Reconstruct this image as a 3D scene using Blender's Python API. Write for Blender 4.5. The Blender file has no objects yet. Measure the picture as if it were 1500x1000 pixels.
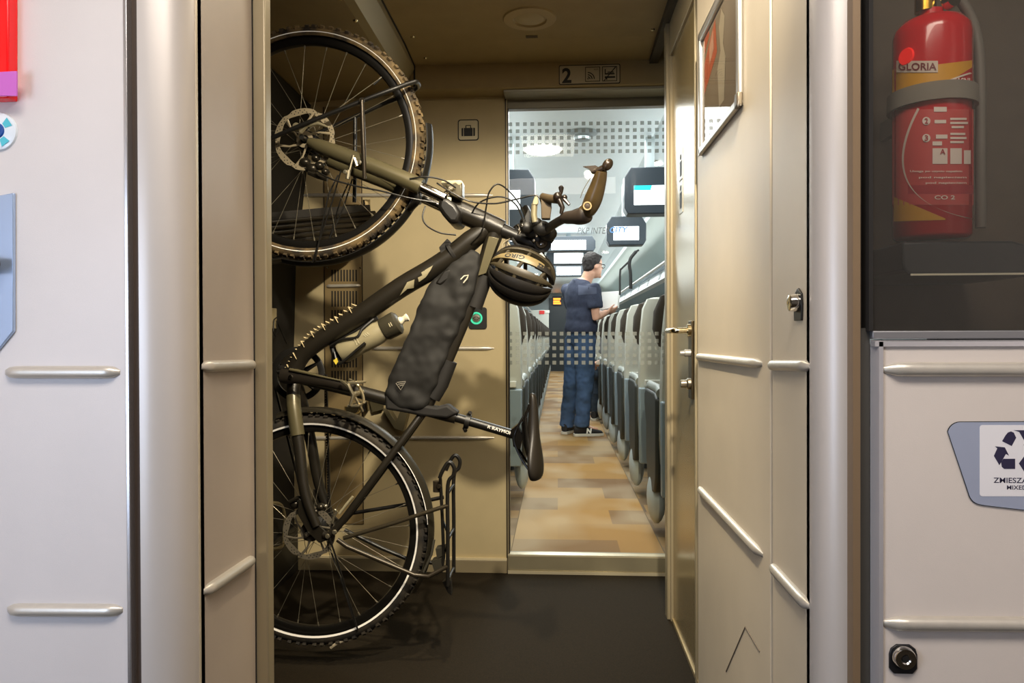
import bpy, bmesh, math, random
from mathutils import Vector, Matrix, noise
random.seed(7)
C = bpy.context.scene.collection
PI = math.pi
# ------------------------------------------------------------------ camera
F = 1083.0
CAMZ = 1.0
ROT = (Matrix.Rotation(math.radians(3.54), 3, 'Z') @ Matrix.Rotation(math.radians(90 - 0.42), 3, 'X')
       @ Matrix.Rotation(math.radians(-0.2), 3, 'Z'))
CAM = Vector((0, 0, CAMZ))
cd = bpy.data.cameras.new('camera'); cam = bpy.data.objects.new('camera', cd); C.objects.link(cam)
cam.matrix_world = Matrix.Translation(CAM) @ ROT.to_4x4()
cd.sensor_width = 36; cd.lens = 36 * F / 1500; cd.clip_start = .02; cd.clip_end = 100
bpy.context.scene.camera = cam
def ray(px, py): return ROT @ Vector((px - 750, 500 - py, -F))
def P(px, py, Y):                      # the point of the plane Y = const seen at a pixel of the photograph
    d = ray(px, py); return CAM + d * (Y / d.y)
def PX(px, py, X):
    d = ray(px, py); return CAM + d * (X / d.x)
def PZ(px, py, z):
    d = ray(px, py); return CAM + d * ((z - CAMZ) / d.z)

# ------------------------------------------------------------------ materials
def lin(c):
    if isinstance(c, str):
        c = [int(c[i:i+2], 16) / 255 for i in (0, 2, 4)]
    return tuple(x / 12.92 if x <= .04045 else ((x + .055) / 1.055) ** 2.4 for x in c) + (1,)
MATS = {}
def mat(name, col, rough=.5, metal=0, noise_amt=0, scale=40, bump=0, bump_scale=200, emit=0, spec=.5, col2=None, stretch=None, coat=0):
    if name in MATS: return MATS[name]
    m = bpy.data.materials.new(name); m.use_nodes = True
    nt = m.node_tree; b = nt.nodes['Principled BSDF']
    c = lin(col)
    b.inputs['Base Color'].default_value = c
    b.inputs['Roughness'].default_value = rough
    b.inputs['Metallic'].default_value = metal
    b.inputs['Specular IOR Level'].default_value = spec
    if coat: b.inputs['Coat Weight'].default_value = coat
    tc = None
    if noise_amt or bump or col2:
        tc = nt.nodes.new('ShaderNodeTexCoord')
    if noise_amt or col2:
        n = nt.nodes.new('ShaderNodeTexNoise'); n.inputs['Scale'].default_value = scale; n.inputs['Detail'].default_value = 6
        if stretch:
            mp = nt.nodes.new('ShaderNodeMapping'); mp.inputs['Scale'].default_value = stretch
            nt.links.new(tc.outputs['Object'], mp.inputs['Vector']); nt.links.new(mp.outputs['Vector'], n.inputs['Vector'])
        else:
            nt.links.new(tc.outputs['Object'], n.inputs['Vector'])
        r = nt.nodes.new('ShaderNodeValToRGB')
        if col2:
            c0, c1 = c, lin(col2); r.color_ramp.elements[0].position = .38; r.color_ramp.elements[1].position = .62
        else:
            c0 = tuple(x * (1 - noise_amt) for x in c[:3]) + (1,); c1 = tuple(min(1, x * (1 + noise_amt)) for x in c[:3]) + (1,)
            r.color_ramp.elements[0].position = .3; r.color_ramp.elements[1].position = .7
        r.color_ramp.elements[0].color = c0; r.color_ramp.elements[1].color = c1
        nt.links.new(n.outputs['Fac'], r.inputs['Fac']); nt.links.new(r.outputs['Color'], b.inputs['Base Color'])
    if bump:
        n2 = nt.nodes.new('ShaderNodeTexNoise'); n2.inputs['Scale'].default_value = bump_scale; n2.inputs['Detail'].default_value = 3
        nt.links.new(tc.outputs['Object'], n2.inputs['Vector'])
        bp_ = nt.nodes.new('ShaderNodeBump'); bp_.inputs['Strength'].default_value = bump; bp_.inputs['Distance'].default_value = .002
        nt.links.new(n2.outputs['Fac'], bp_.inputs['Height']); nt.links.new(bp_.outputs['Normal'], b.inputs['Normal'])
    if emit:
        b.inputs['Emission Color'].default_value = c; b.inputs['Emission Strength'].default_value = emit
    MATS[name] = m
    return m
def glass(name, tint, gloss=.06, opaque=0, diff='888888', ior=1.45, rough=0.0):
    m = bpy.data.materials.new(name); m.use_nodes = True; nt = m.node_tree
    for n in list(nt.nodes):
        if n.type != 'OUTPUT_MATERIAL': nt.nodes.remove(n)
    out = nt.nodes['Material Output']
    t = nt.nodes.new('ShaderNodeBsdfTransparent'); t.inputs[0].default_value = lin(tint)
    g = nt.nodes.new('ShaderNodeBsdfGlossy'); g.inputs['Roughness'].default_value = rough; g.inputs['Color'].default_value = (1, 1, 1, 1)
    fr = nt.nodes.new('ShaderNodeFresnel'); fr.inputs['IOR'].default_value = ior
    mx = nt.nodes.new('ShaderNodeMixShader')
    nt.links.new(fr.outputs[0], mx.inputs[0]); nt.links.new(t.outputs[0], mx.inputs[1]); nt.links.new(g.outputs[0], mx.inputs[2])
    last = mx
    if opaque:
        d = nt.nodes.new('ShaderNodeBsdfDiffuse'); d.inputs[0].default_value = lin(diff)
        m2 = nt.nodes.new('ShaderNodeMixShader'); m2.inputs[0].default_value = opaque
        nt.links.new(mx.outputs[0], m2.inputs[1]); nt.links.new(d.outputs[0], m2.inputs[2]); last = m2
    nt.links.new(last.outputs[0], out.inputs[0]); MATS[name] = m
    return m

# ------------------------------------------------------------------ mesh builder
class MB:
    def __init__(s): s.v = []; s.f = []
    def add(s, vs, fs):
        o = len(s.v); s.v += [Vector(v) for v in vs]; s.f += [tuple(i + o for i in f) for f in fs]; return s
    def box(s, a, b):
        x0, x1 = sorted((a[0], b[0])); y0, y1 = sorted((a[1], b[1])); z0, z1 = sorted((a[2], b[2]))
        return s.add([(x0,y0,z0),(x1,y0,z0),(x1,y1,z0),(x0,y1,z0),(x0,y0,z1),(x1,y0,z1),(x1,y1,z1),(x0,y1,z1)],
                     [(3,2,1,0),(4,5,6,7),(0,1,5,4),(1,2,6,5),(2,3,7,6),(3,0,4,7)])
    def prism(s, pts, off):
        n = len(pts); off = Vector(off); pts = [Vector(p) for p in pts]
        return s.add(pts + [p + off for p in pts], [tuple(range(n))[::-1], tuple(range(n, 2*n))] +
                     [(i, (i+1) % n, n + (i+1) % n, n + i) for i in range(n)])
    def tube(s, pts, r, n=10, closed=False, flat=1.0, up=None):
        pts = [Vector(p) for p in pts]; m = len(pts)
        rs = r if isinstance(r, (list, tuple)) else [r] * m
        t0 = (pts[1] - pts[0]).normalized()
        u = Vector(up) if up is not None else (Vector((0,0,1)) if abs(t0.z) < .9 else Vector((1,0,0)))
        vs = []
        for i, p in enumerate(pts):
            if closed: t = pts[(i+1) % m] - pts[i-1]
            elif i == 0: t = pts[1] - p
            elif i == m-1: t = p - pts[i-1]
            else: t = (pts[i+1] - p).normalized() + (p - pts[i-1]).normalized()
            t = t.normalized(); a = u - t * u.dot(t)
            if a.length < 1e-5: a = t.orthogonal()
            a.normalize(); b = t.cross(a)
            if up is None: u = a
            for k in range(n):
                w = 2 * PI * k / n
                vs.append(p + a * (math.cos(w) * rs[i]) + b * (math.sin(w) * rs[i] * flat))
        fs = []
        for i in range(m if closed else m - 1):
            j = (i + 1) % m
            for k in range(n):
                l = (k + 1) % n
                fs.append((i*n+k, i*n+l, j*n+l, j*n+k))
        if not closed:
            fs.append(tuple(range(n))[::-1]); fs.append(tuple((m-1)*n + k for k in range(n)))
        return s.add(vs, fs)
    def lathe(s, prof, o, ax, n=24, a0=0, a1=2*PI, ref=None, closed_prof=False):
        o = Vector(o); ax = Vector(ax).normalized()
        a = Vector(ref) if ref is not None else ax.orthogonal()
        a = (a - ax * a.dot(ax)).normalized(); b = ax.cross(a); full = abs(a1 - a0 - 2*PI) < 1e-6
        m = n if full else n + 1; q = len(prof); vs = []
        for i in range(m):
            w = a0 + (a1 - a0) * i / n
            d = a * math.cos(w) + b * math.sin(w)
            for (r, h) in prof: vs.append(o + d * r + ax * h)
        fs = []
        for i in range(n):
            j = (i + 1) % m
            for k in range(q if closed_prof else q - 1):
                l = (k + 1) % q
                fs.append((i*q+k, j*q+k, j*q+l, i*q+l))
        if not full and closed_prof:
            fs.append(tuple(range(q))); fs.append(tuple(n*q + k for k in range(q))[::-1])
        return s.add(vs, fs)
    def cyl(s, a, b, r, n=16):
        a = Vector(a); b = Vector(b); return s.lathe([(0,0),(r,0),(r,(b-a).length),(0,(b-a).length)], a, b - a, n)
    def ell(s, c, rx, ry, rz, n=16, m=10, R=None):
        c = Vector(c); vs = []; fs = []
        for i in range(m + 1):
            t = PI * i / m
            for k in range(n):
                w = 2 * PI * k / n
                v = Vector((rx*math.sin(t)*math.cos(w), ry*math.sin(t)*math.sin(w), rz*math.cos(t)))
                vs.append(c + (R @ v if R else v))
        for i in range(m):
            for k in range(n):
                l = (k+1) % n; fs.append((i*n+k, (i+1)*n+k, (i+1)*n+l, i*n+l))
        return s.add(vs, fs)
    def quad(s, a, b, c, d): return s.add([a, b, c, d], [(0,1,2,3)])
    def text(s, txt, size, O, U, V, align='CENTER', shear=0, bold=0, width=None, fn=None):
        cu = bpy.data.curves.new('t', 'FONT'); cu.body = txt; cu.size = 1; cu.shear = shear; cu.offset = bold; cu.resolution_u = 4
        ob = bpy.data.objects.new('t', cu); C.objects.link(ob)
        dg = bpy.context.evaluated_depsgraph_get(); dg.update()
        me = bpy.data.meshes.new_from_object(ob.evaluated_get(dg))
        xs = [v.co.x for v in me.vertices] or [0]; ys = [v.co.y for v in me.vertices] or [0]
        x0, x1, y0, y1 = min(xs), max(xs), min(ys), max(ys)
        k = size / (y1 - y0); kx = width / (x1 - x0) if width else k
        cx = {'CENTER': (x0 + x1) / 2, 'LEFT': x0}[align]
        O = Vector(O); U = Vector(U).normalized(); V = Vector(V).normalized()
        vs = []
        for v in me.vertices:
            a, b = (v.co.x - cx) * kx, (v.co.y - (y0 + y1) / 2) * k
            vs.append(fn(a, b) if fn else O + U * a + V * b)
        s.add(vs, [tuple(p.vertices) for p in me.polygons])
        bpy.data.objects.remove(ob); bpy.data.meshes.remove(me); bpy.data.curves.remove(cu)
        return s
    def mesh(s, name, origin=(0,0,0)):
        o = Vector(origin)
        me = bpy.data.meshes.new(name); me.from_pydata([v - o for v in s.v], [], s.f)
        bm = bmesh.new(); bm.from_mesh(me)
        bmesh.ops.remove_doubles(bm, verts=bm.verts, dist=1e-6)
        bmesh.ops.recalc_face_normals(bm, faces=bm.faces)
        bm.to_mesh(me); bm.free(); return me
def setmat(me, m, smooth, ang=40):
    me.materials.clear(); me.materials.append(m)
    if smooth:
        me.shade_smooth(); me.set_sharp_from_angle(angle=math.radians(ang))
def root_of(o):
    while o.parent: o = o.parent
    return o
def obj(name, mb, m, parent=None, smooth=True, bevel=0, ang=40, label=None, origin=None, me=None):
    """one mesh object; vertices come in world space"""
    if parent is not None: org = root_of(parent).location
    elif origin is not None: org = Vector(origin)
    elif mb is not None:
        lo = [min(v[i] for v in mb.v) for i in range(3)]; hi = [max(v[i] for v in mb.v) for i in range(3)]
        org = Vector(((lo[0]+hi[0])/2, (lo[1]+hi[1])/2, lo[2]))
    else: org = Vector((0,0,0))
    if me is None:
        me = mb.mesh(name, org)
        if len(me.polygons) == 1:                  # a single pane faces the room
            p_ = me.polygons[0]
            if p_.normal.dot(CAM - (p_.center + org)) < 0: me.flip_normals()
    setmat(me, m, smooth, ang)
    o = bpy.data.objects.new(name, me); C.objects.link(o)
    if parent is not None: o.parent = parent
    else: o.location = org
    if bevel:
        b = o.modifiers.new('bevel', 'BEVEL'); b.width = bevel; b.segments = 3; b.limit_method = 'ANGLE'; b.angle_limit = math.radians(40)
    if label: o['label'] = label
    return o
def tag(o, label, cat, group=None):
    o['label'] = label; o['category'] = cat
    if group: o['group'] = group
    return o
def thing(name, label, cat, loc, group=None):
    o = bpy.data.objects.new(name, None); C.objects.link(o); o.location = Vector(loc); o.empty_display_size = .1
    return tag(o, label, cat, group)
def struct(name, mb, m, parent=None, **k):
    o = obj(name, mb, m, parent, **k)
    if parent is None: o['kind'] = 'structure'
    return o
def copy_tree(o, parent=None):
    c = o.copy(); C.objects.link(c)
    if parent is not None: c.parent = parent
    for ch in list(o.children): copy_tree(ch, c)
    return c
def organic(mb, voxel, it=6, disp=0, dscale=10, name='body', origin=(0,0,0)):
    me = MB.mesh(mb, name)
    o = bpy.data.objects.new('tmp', me); C.objects.link(o)
    r = o.modifiers.new('r', 'REMESH'); r.mode = 'VOXEL'; r.voxel_size = voxel
    s_ = o.modifiers.new('s', 'SMOOTH'); s_.iterations = it; s_.factor = .5
    dg = bpy.context.evaluated_depsgraph_get(); dg.update()
    m2 = bpy.data.meshes.new_from_object(o.evaluated_get(dg))
    bpy.data.objects.remove(o); bpy.data.meshes.remove(me)
    if disp:
        m2.update(); ns = [v.normal.copy() for v in m2.vertices]
        for v, n in zip(m2.vertices, ns):
            v.co += n * disp * (noise.noise(v.co * dscale) + .5 * noise.noise(v.co * dscale * 2.3))
    for v in m2.vertices: v.co -= Vector(origin)
    m2.update(); m2.name = name
    return m2
def spline(pts, n=8, closed=False):
    pts = [Vector(p) for p in pts]; out = []; m = len(pts)
    for i in range(m if closed else m - 1):
        g = (lambda k: pts[k % m]) if closed else (lambda k: pts[max(0, min(m-1, k))])
        p0, p1, p2, p3 = g(i-1), g(i), g(i+1), g(i+2)
        for k in range(n):
            t = k / n
            out.append(.5*((2*p1) + (p2-p0)*t + (2*p0-5*p1+4*p2-p3)*t*t + (3*p1-p0-3*p2+p3)*t**3))
    if not closed: out.append(pts[-1])
    return out
def area(name, loc, target, sx, sy, e, col=(1,1,1), spread=PI):
    l = bpy.data.lights.new(name, 'AREA'); l.shape = 'RECTANGLE'; l.size = sx; l.size_y = sy; l.energy = e; l.color = col; l.spread = spread
    o = bpy.data.objects.new(name, l); C.objects.link(o); o.location = loc
    o.rotation_euler = (Vector(target) - Vector(loc)).to_track_quat('-Z', 'Y').to_euler(); return o
def spot(name, loc, target, e, ang, blend=.6, r=.04, col=(1,1,1)):
    l = bpy.data.lights.new(name, 'SPOT'); l.energy = e; l.spot_size = math.radians(ang); l.spot_blend = blend; l.shadow_soft_size = r; l.color = col
    o = bpy.data.objects.new(name, l); C.objects.link(o); o.location = loc
    o.rotation_euler = (Vector(target) - Vector(loc)).to_track_quat('-Z', 'Y').to_euler(); return o

# ------------------------------------------------------------------ palette
WALLF = mat('warm beige wall laminate', 'bfae86', .6, 0, .04, 9, .12, 900)
WALLR = mat('beige corridor laminate', 'd6c7ae', .45, 0, .03, 7, .12, 900)
PANEL = mat('pale grey vestibule laminate', 'ddd6d2', .42, 0, .025, 6, .1, 1100)
REVEAL = mat('grey beige reveal laminate', 'baab9a', .45, 0, .03, 8, .12, 900)
PILLAR = mat('satin silver pillar paint', 'd2cac2', .38, .25, .02, 5, .06, 900)
FRAME = mat('champagne frame metal', 'a89a7c', .38, .3, .03, 12)
GAP = mat('brown rubber gap seal', '5a4c42', .7)
DARKGAP = mat('dark gap', '1d1915', .8)
STEEL = mat('brushed stainless steel', 'c8c0b0', .28, 1, .05, 60, stretch=(1, 1, .05))
SILV = mat('satin aluminium', 'cfcbc4', .35, .75)
RAILM = mat('cast silver rail', 'd6cfc2', .38, .55, .03, 60, .1, 500)
CHROME = mat('chrome', 'e6e2da', .1, 1)
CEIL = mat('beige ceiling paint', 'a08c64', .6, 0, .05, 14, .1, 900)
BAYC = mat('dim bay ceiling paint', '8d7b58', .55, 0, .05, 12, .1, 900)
BLACKW = mat('dark brown felt wall lining', '17130d', .85, 0, .2, 60, .2, 600)
FLOORM = mat('dark brown speckled rubber floor', '221b0f', .9, 0, .35, 260, .25, 700, spec=.2)
WHITE = mat('white sign film', 'ece8dc', .5)
INK = mat('black print', '14120f', .6)
SCREW = mat('polished screw', 'd9c9a0', .2, 1)
# ================================================================== THE SETTING
FW = 3.11; HD = 3.0; XR = .395; FL = 1.11; XL = -.575; BX = -1.12
jx = P(741, 500, FW).x                       # left jamb of the saloon door
# floors
struct('floor', MB().box((-1.4, -1.3, -.04), (1.4, FW + .05, 0)), FLOORM, smooth=False)
# back (partition) wall: panel left of the saloon door
wb = MB().box((-1.3, FW, .0), (jx, FW + .06, 2.3)); struct('wall_back', wb, WALLF, smooth=False)
bb = MB().box((-1.2, FW - .012, 0), (jx + .002, FW, P(700, 819, FW).z)); struct('baseboard_back', bb, mat('taupe skirting', '8f8266', .5, .1, .04, 12), bevel=.003)
struct('trim_1', MB().box((-1.2, FW - .013, P(700, 819, FW).z), (jx + .002, FW + .001, P(700, 816, FW).z)), mat('pale seam', 'd8c9a4', .4))
# vertical seam strips of the vent column
# header above the saloon door
hz0, hz1 = P(760, 128, HD).z, P(760, 93, HD).z
struct('trim_2', MB().box((-.60, HD, hz0), (.47, FW + .02, 2.3)), CEIL, bevel=.004)
struct('trim_3', MB().box((jx, HD + .02, hz0 - .012), (.47, FW + .02, hz0)), mat('pale header lip', 'a9a69a', .35, .3), bevel=.003)
# corridor ceiling
struct('ceiling', MB().add([(-.58, 1.2, 2.12), (.40, 1.2, 2.12), (.40, 2.80, 2.12), (-.58, 2.80, 2.12), (-.58, HD + .01, hz1), (.40, HD + .01, hz1),
        (-.58, 1.2, 2.2), (.40, 1.2, 2.2), (-.58, HD + .01, 2.2), (.40, HD + .01, 2.2)],
        [(0,1,2,3), (3,2,5,4), (0,6,7,1), (4,5,9,8), (0,3,4,8,6), (1,7,9,5,2), (6,8,9,7)]), CEIL, smooth=False)
struct('trim_4', MB().tube([(-.581, 1.2, 2.12), (-.581, 2.80, 2.118), (-.581, HD, hz1), (-.581, HD-.004, hz0 + .01)], .004, 6), DARKGAP)
struct('trim_5', MB().prism([(-.582, 1.2, 2.19), (-.582, 1.2, 2.09), (-.617, 1.2, 2.028), (-.65, 1.2, 2.028), (-.65, 1.2, 2.19)], (0, HD + .09 - 1.2, 0)), mat('slanted cove strip', 'a89c7c', .45, .2), smooth=False)
# bay: ceiling, left wall, near wall
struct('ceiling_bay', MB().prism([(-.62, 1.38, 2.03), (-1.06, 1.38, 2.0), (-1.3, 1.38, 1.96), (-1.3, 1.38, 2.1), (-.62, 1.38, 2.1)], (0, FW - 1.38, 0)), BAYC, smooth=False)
lw = [(BX + .07, 1.99), (BX + .055, 1.75), (BX, 1.3), (BX - .012, .9), (BX - .012, 0), (-1.4, 0), (-1.4, 1.99)]
struct('wall_left', MB().prism([(x, 1.42, z) for x, z in lw], (0, FW - 1.42, 0)), BLACKW, smooth=False)
struct('wall_bay', MB().box((-1.4, 1.385, 0), (-.585, 1.43, 2.1)), BLACKW, smooth=False)
struct('baseboard_left', MB().box((BX - .012, 1.43, 0), (BX + .008, FW - .012, .2)), mat('black kick strip', '15130f', .6), bevel=.004)
# reveal on the left and its frame
def LX(px): return PX(px, 500, XL).y
yr0, yr1 = LX(290), LX(372)
struct('wall_reveal_left', MB().box((XL, yr0, 0), (XL - .03, yr1, 2.2)), REVEAL, smooth=False)
struct('trim_6', MB().box((XL - .02, yr1 + .001, 0), (P(390.5, 500, yr1).x, yr1 + .03, 2.2)), FRAME, bevel=.003)
struct('trim_7', MB().box((XL - .001, yr1 - .002, 0), (XL + .0015, yr1 + .003, 2.2)), DARKGAP)
struct('trim_8', MB().box((XL - .001, yr0 - .003, 0), (XL + .0015, yr0 + .002, 2.2)), mat('pale edge bead', 'e0d2b8', .35, .3))
# pillars
def pillar(name, sx, x0, y0, r):
    pts = [(x0 - sx*.0, y0)]
    for i in range(0, 13):
        w = PI/2 * i / 12
        pts.append((x0 + sx * (r - r * math.cos(w)), y0 - r * math.sin(w)))
    pts += [(x0 + sx*(r + .004), y0 - r), (x0 + sx*(r + .004), y0 + .02), (x0, y0 + .02)]
    return struct(name, MB().prism([(x, y, 0) for x, y in pts], (0, 0, 2.3)), PILLAR, ang=25)
yR0 = PX(1187, 500, XR).y
pillar('wall_pillar_left', -1, XL, yr0 - .003, .058)
pillar('wall_pillar_right', 1, XR, yR0 - .003, .048)
# left front wall
lx1 = P(187, 500, FL).x
struct('wall_front_left', MB().box((-1.4, FL, 0), (lx1, FL + .03, 2.3)), PANEL, smooth=False)
struct('trim_9', MB().box((lx1 - .003, FL - .002, 0), (lx1 + .003, FL + .03, 2.3)), mat('bright steel edge', 'd8d6d6', .25, .9), bevel=.001)
struct('trim_10', MB().box((lx1 + .003, FL + .012, 0), (XL - .03, FL + .03, 2.3)), GAP)
# right front wall: frame, panel and groove
rx0 = P(1251, 500, FL).x
struct('trim_11', MB().box((rx0, FL + .004, 0), (P(1262, 500, FL).x, FL + .05, 2.3)), mat('brown edge trim', '8a7358', .45, .2))
struct('trim_12', MB().box((P(1262, 500, FL).x, FL + .014, 0), (P(1280, 500, FL).x, FL + .05, 1.01)), mat('grey groove', '54514c', .5, .2))
# right corridor wall
def RY(px): return PX(px, 500, XR).y
y_d1, y_d0, y_p1, y_p0, y_n1 = 2.62, RY(1020), RY(1022), RY(1128), RY(1131.5)
struct('wall_right', MB().box((XR, y_p0, 0), (XR + .04, y_p1, 2.3)), WALLR, smooth=False, bevel=.002)
struct('wall_right_narrow', MB().box((XR, yR0 + .002, 0), (XR + .04, y_n1, 2.3)), WALLR, smooth=False, bevel=.002)
struct('trim_13', MB().box((XR + .006, y_n1 - .01, 0), (XR + .03, y_p0 + .01, 2.3)), DARKGAP)
struct('trim_14', MB().box((XR + .006, y_p1 - .01, 0), (XR + .03, y_d0 + .01, 2.3)), mat('door seal', '4a3f2e', .6))
struct('trim_15', MB().box((XR + .004, yR0 - .006, 0), (XR + .03, yR0 + .006, 2.3)), GAP)
struct('wall_recess', MB().box((.47, y_d1, 0), (.52, FW + .1, 2.3)), WALLF, smooth=False)
struct('trim_16', MB().box((XR - .014, y_d1, 0), (.47, y_d1 + .05, 2.3)), FRAME, bevel=.004)
struct('trim_17', MB().box((XR - .002, y_d0, 1.985), (XR + .04, y_d1, 2.3)), FRAME, bevel=.004)
struct('trim_18', MB().box((XR - .025, 1.2, 2.09), (XR + .01, HD + .02, 2.13)), mat('dark ceiling gap strip', '3a3122', .6))
struct('baseboard_right', MB().box((XR + .001, yR0, 0), (XR + .012, y_d1, .012)), mat('floor edge bead', 'b7a47c', .4, .4))
# side door in the right wall
DOORM = mat('polished beige door', 'a8946a', .22, .4, .03, 5)
d1 = struct('door_1', MB().box((XR + .006, y_d0 + .006, .012), (XR + .03, y_d1 - .004, 1.98)), DOORM, bevel=.002)
fr = MB()
for y in (y_d0 + .003, y_d1 - .012): fr.box((XR - .003, y, .0), (XR + .012, y + .012, 1.985))
fr.box((XR - .003, y_d0 + .003, 1.973), (XR + .012, y_d1, 1.987))
obj('door_frame', fr, FRAME, d1, bevel=.002)
pl = MB(); a = PX(1012, 470, XR + .006); b = PX(1017, 585, XR + .006)
pl.box((XR - .002, a.y, a.z), (XR + .006, b.y, b.z)); obj('lock_plate', pl, mat('dark bronze plate', '5c503c', .35, .8), d1, bevel=.002)
hp = PX(1012.5, 484, XR)
h = MB().lathe([(0,0),(.019,0),(.019,.01),(.009,.012),(.009,.03)], (XR - .002, hp.y, hp.z), (-1,0,0), 20)
h.tube(spline([(XR - .02, hp.y, hp.z), (XR - .042, hp.y, hp.z), (XR - .052, hp.y + .012, hp.z), (XR - .053, hp.y + .05, hp.z), (XR - .053, hp.y + .11, hp.z)], 6), .0085, 12)
obj('handle', h, mat('warm polished steel', 'd8c8a4', .18, 1), d1)
hp = PX(1012, 517, XR); obj('thumb_turn', MB().lathe([(0,0),(.011,0),(.011,.016),(.007,.018),(.007,.03),(0,.03)], (XR - .002, hp.y, hp.z), (-1,0,0), 18), SILV, d1)
hp = PX(1012, 562, XR); obj('lock_cylinder', MB().lathe([(0,0),(.017,0),(.017,.008),(.012,.012),(.012,.028),(0,.03)], (XR - .002, hp.y, hp.z), (-1,0,0), 18), STEEL, d1)
def plate_x(px0, px1, py0, py1, X, t=.0015):
    a = PX(px0, py0, X); b = PX(px1, py1, X); m_ = MB().box((X - t, a.y, a.z), (X, b.y, b.z)); return m_, a, b
for i, (y0, y1) in enumerate(((222, 262), (266, 310))):
    m_, a, b = plate_x(995.5, 1000.5, y0, y1, XR + .006)
    s_ = obj('pictogram_sign', m_, mat('clear sign film', 'c9bfa4', .3, .2))
    tag(s_, ['upper small pictogram sticker on the polished side door', 'lower small pictogram sticker on the polished side door'][i], 'sign')
    c = (a + b) / 2; p_ = MB(); w = abs(a.y - b.y) * .3; hh = abs(a.z - b.z)
    p_.ell((XR + .0035, c.y, c.z + hh*.25), .0005, w*.5, w*.5); p_.prism([(XR + .0042, c.y - w, c.z + hh*.12), (XR + .0042, c.y + w, c.z + hh*.12), (XR + .0042, c.y + w*.7, c.z - hh*.35), (XR + .0042, c.y - w*.7, c.z - hh*.35)], (-.0006,0,0))
    obj('pictogram', p_, INK, s_)
# hairline hatch in the right wall panel
q = [PX(1064, 983, XR), PX(1092, 918, XR), PX(1113, 954, XR)]
struct('trim_19', MB().tube([v + Vector((-.0002,0,0)) for v in q], .0016, 6), mat('hatch seam', '6a5c4a', .6))
# ---- saloon door with glass
zt, zb = P(858, 156, FW).z, P(858, 812, FW).z
door = thing('door_2', 'x', 'x', ((jx + .46)/2, FW, 0))
for k in ('label', 'category'): del door[k]
door['kind'] = 'structure'
obj('door_rail', MB().box((jx + .008, FW + .01, zt), (.475, FW + .05, hz0 + .02)), mat('dim top rail', '7d7768', .4, .4), door, bevel=.003)
obj('door_jamb', MB().box((jx, FW - .004, 0), (jx + .005, FW + .06, zt + .08)).box((jx + .009, FW + .002, zb), (jx + .014, FW + .05, zt)), mat('dark jamb seal', '3c342a', .4, .4), door)
obj('door_jamb', MB().box((jx + .005, FW - .003, 0), (jx + .009, FW + .06, zt + .08)), FRAME, door)
th = MB().box((jx + .006, FW - .005, .012), (.475, FW + .06, zb - .006)); obj('threshold', th, mat('satin threshold metal', 'a39a80', .35, .5, .03, 14), door, bevel=.003)
obj('threshold_edge', MB().box((jx + .006, FW - .012, .0), (.475, FW, .012)).box((jx + .006, FW - .006, zb - .01), (.475, FW + .03, zb - .002)), mat('bright threshold edge', 'e4d8b8', .3, .5), door)
GLS = glass('clear door glass', 'f4f8f6', ior=1.25)
pane = obj('glass_pane', MB().add([(jx + .014, FW + .02, zb), (.475, FW + .02, zb), (.475, FW + .02, zt), (jx + .014, FW + .02, zt)], [(0,1,2,3)]), GLS, door, smooth=False)
SQ = glass('frosted square film', 'e6ebea', ior=1.1, opaque=.62, diff='a9ada8')
sq = MB()
for (y0, y1) in ((182, 223), (488.5, 531)):
    for r in range(5):
        for k in range(22):
            c = P(747.5 + k * 10.73, y0 + (y1 - y0) * r / 4 - (.11 * k if y0 < 300 else 0), FW + .017); w = .0078
            if c.x + w > .474: continue
            sq.quad(c + Vector((-w,0,-w)), c + Vector((w,0,-w)), c + Vector((w,0,w)), c + Vector((-w,0,w)))
obj('frosted_squares', sq, SQ, pane, smooth=False)
lt = MB().text('PKP INTER', .026, P(846, 338, FW + .016), (1,0,0), (0,0,1), 'LEFT', shear=.25, width=.132)
obj('lettering', lt, glass('grey film lettering', 'b8bcc0', ior=1.1, opaque=.55, diff='8a9096'), pane, smooth=False)
lt = MB().text('CITY', .026, P(893, 336.5, FW + .016), (1,0,0), (0,0,1), 'LEFT', shear=.25, width=.078, bold=.035)
obj('lettering', lt, mat('blue film lettering', '2f86d8', .4, emit=.25), pane, smooth=False)  # slight emission lifts the film lettering, which has no light of its own

# ================================================================== WALL FITTINGS
def rail(a, b, out, r, label, flat=.8, group=None):
    """cast bumper rail from a to b, standing out along OUT"""
    a = Vector(a); b = Vector(b); t = (b - a).normalized(); L = (b - a).length; n = Vector(out).normalized(); u = t.cross(n)
    m_ = MB(); st = 18; rings = []
    for i in range(st + 1):
        s_ = i / st; d = min(s_, 1 - s_) * L; e = min(1, d / (r * 2.6)); k = math.sqrt(max(.0, 1 - (1 - e)**2)) * .92 + .08
        rings.append((a + t * (L * s_), k))
    q_ = 10; vs = []
    for c, k in rings:
        for j in range(q_ + 1):
            w = PI * j / q_
            vs.append(c + u * (math.cos(w) * r * (.35 + .65*k)) + n * (math.sin(w) ** .7 * r * 1.25 * k))
    fs = [(i*(q_+1)+j, i*(q_+1)+j+1, (i+1)*(q_+1)+j+1, (i+1)*(q_+1)+j) for i in range(st) for j in range(q_)]
    fs += [tuple(range(q_+1)), tuple(st*(q_+1)+j for j in range(q_+1))]
    m_.add(vs, fs)
    return tag(obj('bumper_rail', m_, RAILM), label, 'rail', group)
F_ = FL
rail(P(8, 545, F_), P(176, 545, F_), (0,-1,0), .0098, 'upper silver bumper rail on the pale front panel left of the pillar')
rail(P(11, 892, F_), P(180, 893, F_), (0,-1,0), .0098, 'lower silver bumper rail on the pale front panel left of the pillar')
rail(PX(295, 537, XL), PX(371, 534, XL), (1,0,0), .0098, 'short level bumper rail on the narrow grey beige panel right of the left pillar')
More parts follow.
